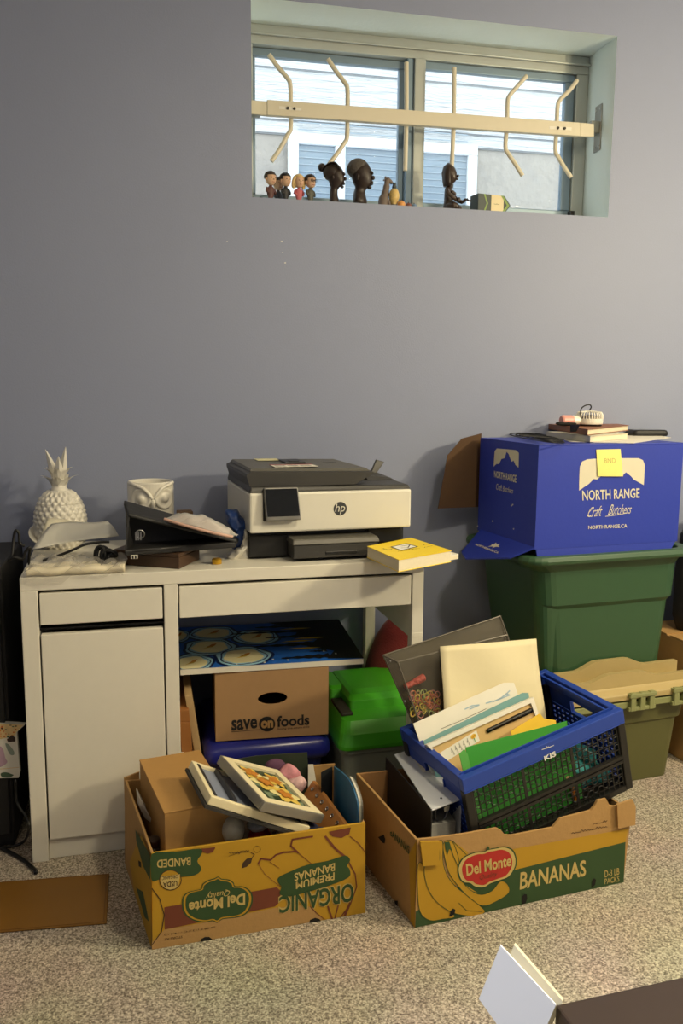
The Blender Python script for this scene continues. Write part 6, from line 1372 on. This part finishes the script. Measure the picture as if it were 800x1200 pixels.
for u, y, r, c_, nm, lb_3 in ((470, .59, .0125, (214, 150, 84), 'orange_ball', 'small orange ball on the sill beside the painted ornament'), (478.5, .60, .0105, (120, 66, 48), 'brown_ball', 'reddish brown ball between the orange ball and the blue one'), (485, .60, .0095, (104, 128, 158), 'blue_ball', 'small blue grey ball at the right of the reddish brown one')):
    b = sill(u, y); t = thing(nm, lb_3, 'ornament', b); MB().ball(b+V((0, 0, r*.92)), (r*1.05, r, r*.92), 18).build('body', mat(nm+' glaze', c_, .4, var=.25, scale=70), t, smooth=True); MB().lathe([(0, 0), (r*.2, 0), (r*.16, .003), (0, .003)], 10, b+V((0, 0, r*1.82))).build('knob', mat(nm+' knob', tuple(int(x*.5) for x in c_), .5), t)
# kneeling wooden woman with outstretched arm
b = sill(526, .60); t = thing('wooden_statue', 'dark carved wooden figure of a seated woman with one arm held out', 'statue', b); rt = Matrix.Rotation(R(55), 4, 'Z'); T = lambda x, y, z: b+(rt @ V((x, y, z)))
mb = MB(); n = 22
mb.loft([[T(a*math.cos(x*2*math.pi/n), o+c*math.sin(x*2*math.pi/n), z) for x in range(n)] for z, a, c, o in ((.0, .024, .016, .0), (.012, .027, .019, 0), (.03, .019, .015, .002), (.048, .020, .014, .002), (.062, .025, .013, .002), (.070, .018, .011, .002), (.076, .0085, .0085, .0), (.088, .0075, .008, -.002), (.092, .012, .015, -.004), (.104, .018, .021, -.003), (.120, .0195, .023, 0), (.136, .016, .019, .003), (.147, .006, .008, .004), (.149, .001, .001, .004))])
for s in (-1, 1):
    mb.ball(T(s*.010, -.013, .056), .0075, 10); mb.tube(bez([T(s*.016, 0, .010), T(s*.021, -.024, .013), T(s*.012, -.030, .008), T(-s*.004, -.026, .006)]), [.0125]*9+[.010]*9+[.007]*7, 10)
mb.ball(T(0, -.027, .108), (.004, .006, .006), 10); mb.ball(T(0, -.0235, .099), (.006, .004, .003), 8)
mb.tube(bez([T(-.024, .002, .064), T(-.038, -.006, .050), T(-.030, -.022, .036), T(-.014, -.028, .030)]), [.0075]*9+[.0065]*9+[.005]*7, 10)
mb.tube(bez([T(.024, .002, .064), T(.032, -.012, .046), T(.026, -.036, .032), T(.022, -.050, .038), T(.022, -.060, .034)]), [.0075]*9+[.0065]*8+[.005]*8+[.003]*8, 10)
mb.build('figure', bk2, t, smooth=True)
def stw(q):
    q.loft([[T(a*math.cos(x), o+c*math.sin(x), z) for x in [-.35+(math.pi+.7)*i/18 for i in range(19)]] for z, a, c, o in ((.078, .022, .020, .0), (.09, .0235, .023, .0), (.12, .0225, .0255, .002), (.140, .016, .019, .003), (.1515, .004, .005, .004))])
q = MB(); stw(q); q.build('hair', blkw, t, smooth=True)
MB().tube([T(-.014, -.030, .030), T(-.014, -.041, .033)], [.009, .0065], 12).build('bowl', blkw, t, smooth=True)
mb = MB()
for k_ in range(4): mb.tube([T(.022+.0*k_, -.058, .034), T(.018+.0035*k_, -.066, .035-.002*abs(k_-1))], .0014, 6)
mb.tube([T(.019, -.052, .037), T(.015, -.058, .040)], .0014, 6)
mb.build('fingers', bk2, t, smooth=True)
# green and cream carton with a chevron end
t = thing('carton', 'small dark green and cream carton with a pointed right end on the sill', 'box', sill(579, .59), 10)
x0, x1, x2, x3 = -.062, -.012, .036, .062; cz = .058; P_ = [mat('dark green carton card', (46, 58, 56), .5), mat('cream carton card', (216, 200, 160), .5), mat('leaf green carton stripe', (120, 146, 70), .5)]
mb = MB(); mb.box(x0, x1, 0, .05, 0, cz, 0); mb.box(x1, x2, 0, .05, 0, cz, 1); mb.prism([(x2, 0, 0), (x3, 0.0, cz/2), (x2, 0, cz)], (0, .05, 0), 0)
mb.build('carton_body', P_, t, True, bevel=.0008)
mb = MB(); e3 = -.0006
mb.poly([(x2-.012, e3, 0), (x2-.002, e3, 0), (x3-.004, e3, cz/2), (x2-.002, e3, cz), (x2-.012, e3, cz), (x3-.014, e3, cz/2)], 2); mb.poly([(x2-.002, e3*2, 0), (x2+.001, e3*2, 0), (x3, e3*2, cz/2), (x2+.001, e3*2, cz), (x2-.002, e3*2, cz), (x3-.004, e3*2, cz/2)], 0)
mb.poly([(-.042, e3, 0), (-.036, e3, 0), (-.024, e3, cz/2), (-.036, e3, cz), (-.042, e3, cz), (-.03, e3, cz/2)], 2)
scribble(mb, [V((-.002, e3, .032)), V((.018, e3, .032)), V((.018, e3, .028)), V((-.002, e3, .028))], 0, .0008)
mb.build('printed_lettering', P_, t, True, fix=False)
mb = MB(); mb.loft([[sill(303, .60)+V((-.03+.07*k_, .004*math.sin(6*k_+a), .002+.006*abs(math.sin(9*k_))+.004*math.sin(a))) for a in [x*math.pi/3 for x in range(6)]] for k_ in [i/10 for i in range(11)]]); mb.build('cloth_scrap', mat('dark scrap cloth', (40, 42, 46), .9), smooth=True, label='dark scrap of cloth at the left end of the sill', cat='cloth')

# ================================================================ security bar across the window
bm_ = mat('off white painted steel bar', (212, 204, 184), .4, var=.03)
YB = .60
def yb_p(u, v): return on(u, v, 'y', YB)
t = thing('window_bar', 'off white adjustable security bar with bent prongs across the window', 'security bar', V((WX0, YB, yb_p(296, 118).z)))
def barseg(u0, v0a, v0b, u1, v1a, v1b, d, m=bm_, nm='bar_tube', y=YB):
    a, b, c, d_ = on(u0, v0b, 'y', y), on(u1, v1b, 'y', y), on(u1, v1a, 'y', y), on(u0, v0a, 'y', y); e = V((0, d, 0))
    return MB().hexa([a, b, b+e, a+e], [d_, c, c+e, d_+e]).build(nm, m, t, bevel=.002)
barseg(313, 116.5, 134.5, 680, 143.5, 159.5, .022)
q0_, q1_ = on(293, 117, 'y', YB+.003), on(315, 119, 'y', YB+.003)
barseg(293, 117, 133.5, 314, 118.5, 135, .016, y=YB+.003); barseg(680, 143.5, 159.5, 696, 145, 160, .016, y=YB+.003)
bs = MB(); 
for u0, u1, v0, v1 in ((326, 354, 126, 128), (645, 668, 149.5, 151)):
    a, b = on((u0+u1)/2-13, v0, 'y', YB-.001), on((u0+u1)/2+13, v1, 'y', YB-.001)
    pl_ = MB(); e = V((0, .001, 0)); up_2 = V((0, 0, .0045)); pl_.hexa([a-up_2, b-up_2, b-up_2+e, a-up_2+e], [a+up_2, b+up_2, b+up_2+e, a+up_2+e]); s2 = pl_.build('lock_plate', mat('bright label on bar', (226, 222, 212), .35), t)
    for f in (.38, .68): MB().lathe([(0, -.004), (.004, -.004), (.0046, 0), (0, 0)], 12, a.lerp(b, f), 0, Matrix.Rotation(R(-90), 4, 'X')).build('screw', mat('dark screw', (60, 58, 56), .4, .8), t)
for x, s in ((WX0, 1), (WX1, -1)):
    zc = yb_p(296, 126).z if s > 0 else on(WX1 and 702, 150, 'x', WX1).z; yc = .62 if s > 0 else .645
    mb = MB(); a, b = (x+.001, x+.004) if s > 0 else (x-.004, x-.001)
    mb.box(a, b, yc-.022, yc+.022, zc-.075, zc+.075); h_ = [(yc-.012, zc+.06), (yc+.012, zc+.06), (yc-.012, zc-.06), (yc+.012, zc-.06)]
    br = mb.build('bracket', mat('zinc bracket', (158, 158, 152), .4, .6), t, bevel=.001)
    mb = MB(); mb.box(min(x, x+s*.035), max(x, x+s*.035), yc-.016, yc+.016, zc-.019, zc+.019); mb.build('bracket_socket', mat('zinc bracket', (158, 158, 152), .4, .6), t, bevel=.001)
    for y_, z_ in h_: MB().ball((x+s*.005, y_, z_), (.002, .0035, .0035), 10).build('screw', mat('bright screw', (196, 196, 192), .3, .8), t)
def prong(pts, label=None):
    MB().tube(bez([on(u, v, 'y', YB+.03) for u, v in pts], 5) if len(pts) > 2 else [on(u, v, 'y', YB+.03) for u, v in pts], .0072, 10).build('prong', bm_, t, smooth=False)
prong(((315, 64), (326, 79), (337, 92), (340, 100), (340.5, 125), (340.5, 150), (337, 158), (327, 176), (318, 189)))
prong(((384, 69), (394, 84), (404, 97), (407, 105), (407, 128), (406.5, 160), (403, 168), (395, 180), (385, 193)))
prong(((476, 73), (476, 135), (474.5, 200))); prong(((532, 79), (531.5, 140), (529, 198)))
prong(((617, 89), (607, 100), (597, 112), (594.5, 120), (594, 145), (592, 172), (596, 181), (604, 193), (612, 206)))
prong(((676, 94), (667, 106), (656, 117), (653, 126), (652, 150), (650.5, 176), (654, 184), (661, 196), (669, 208)))
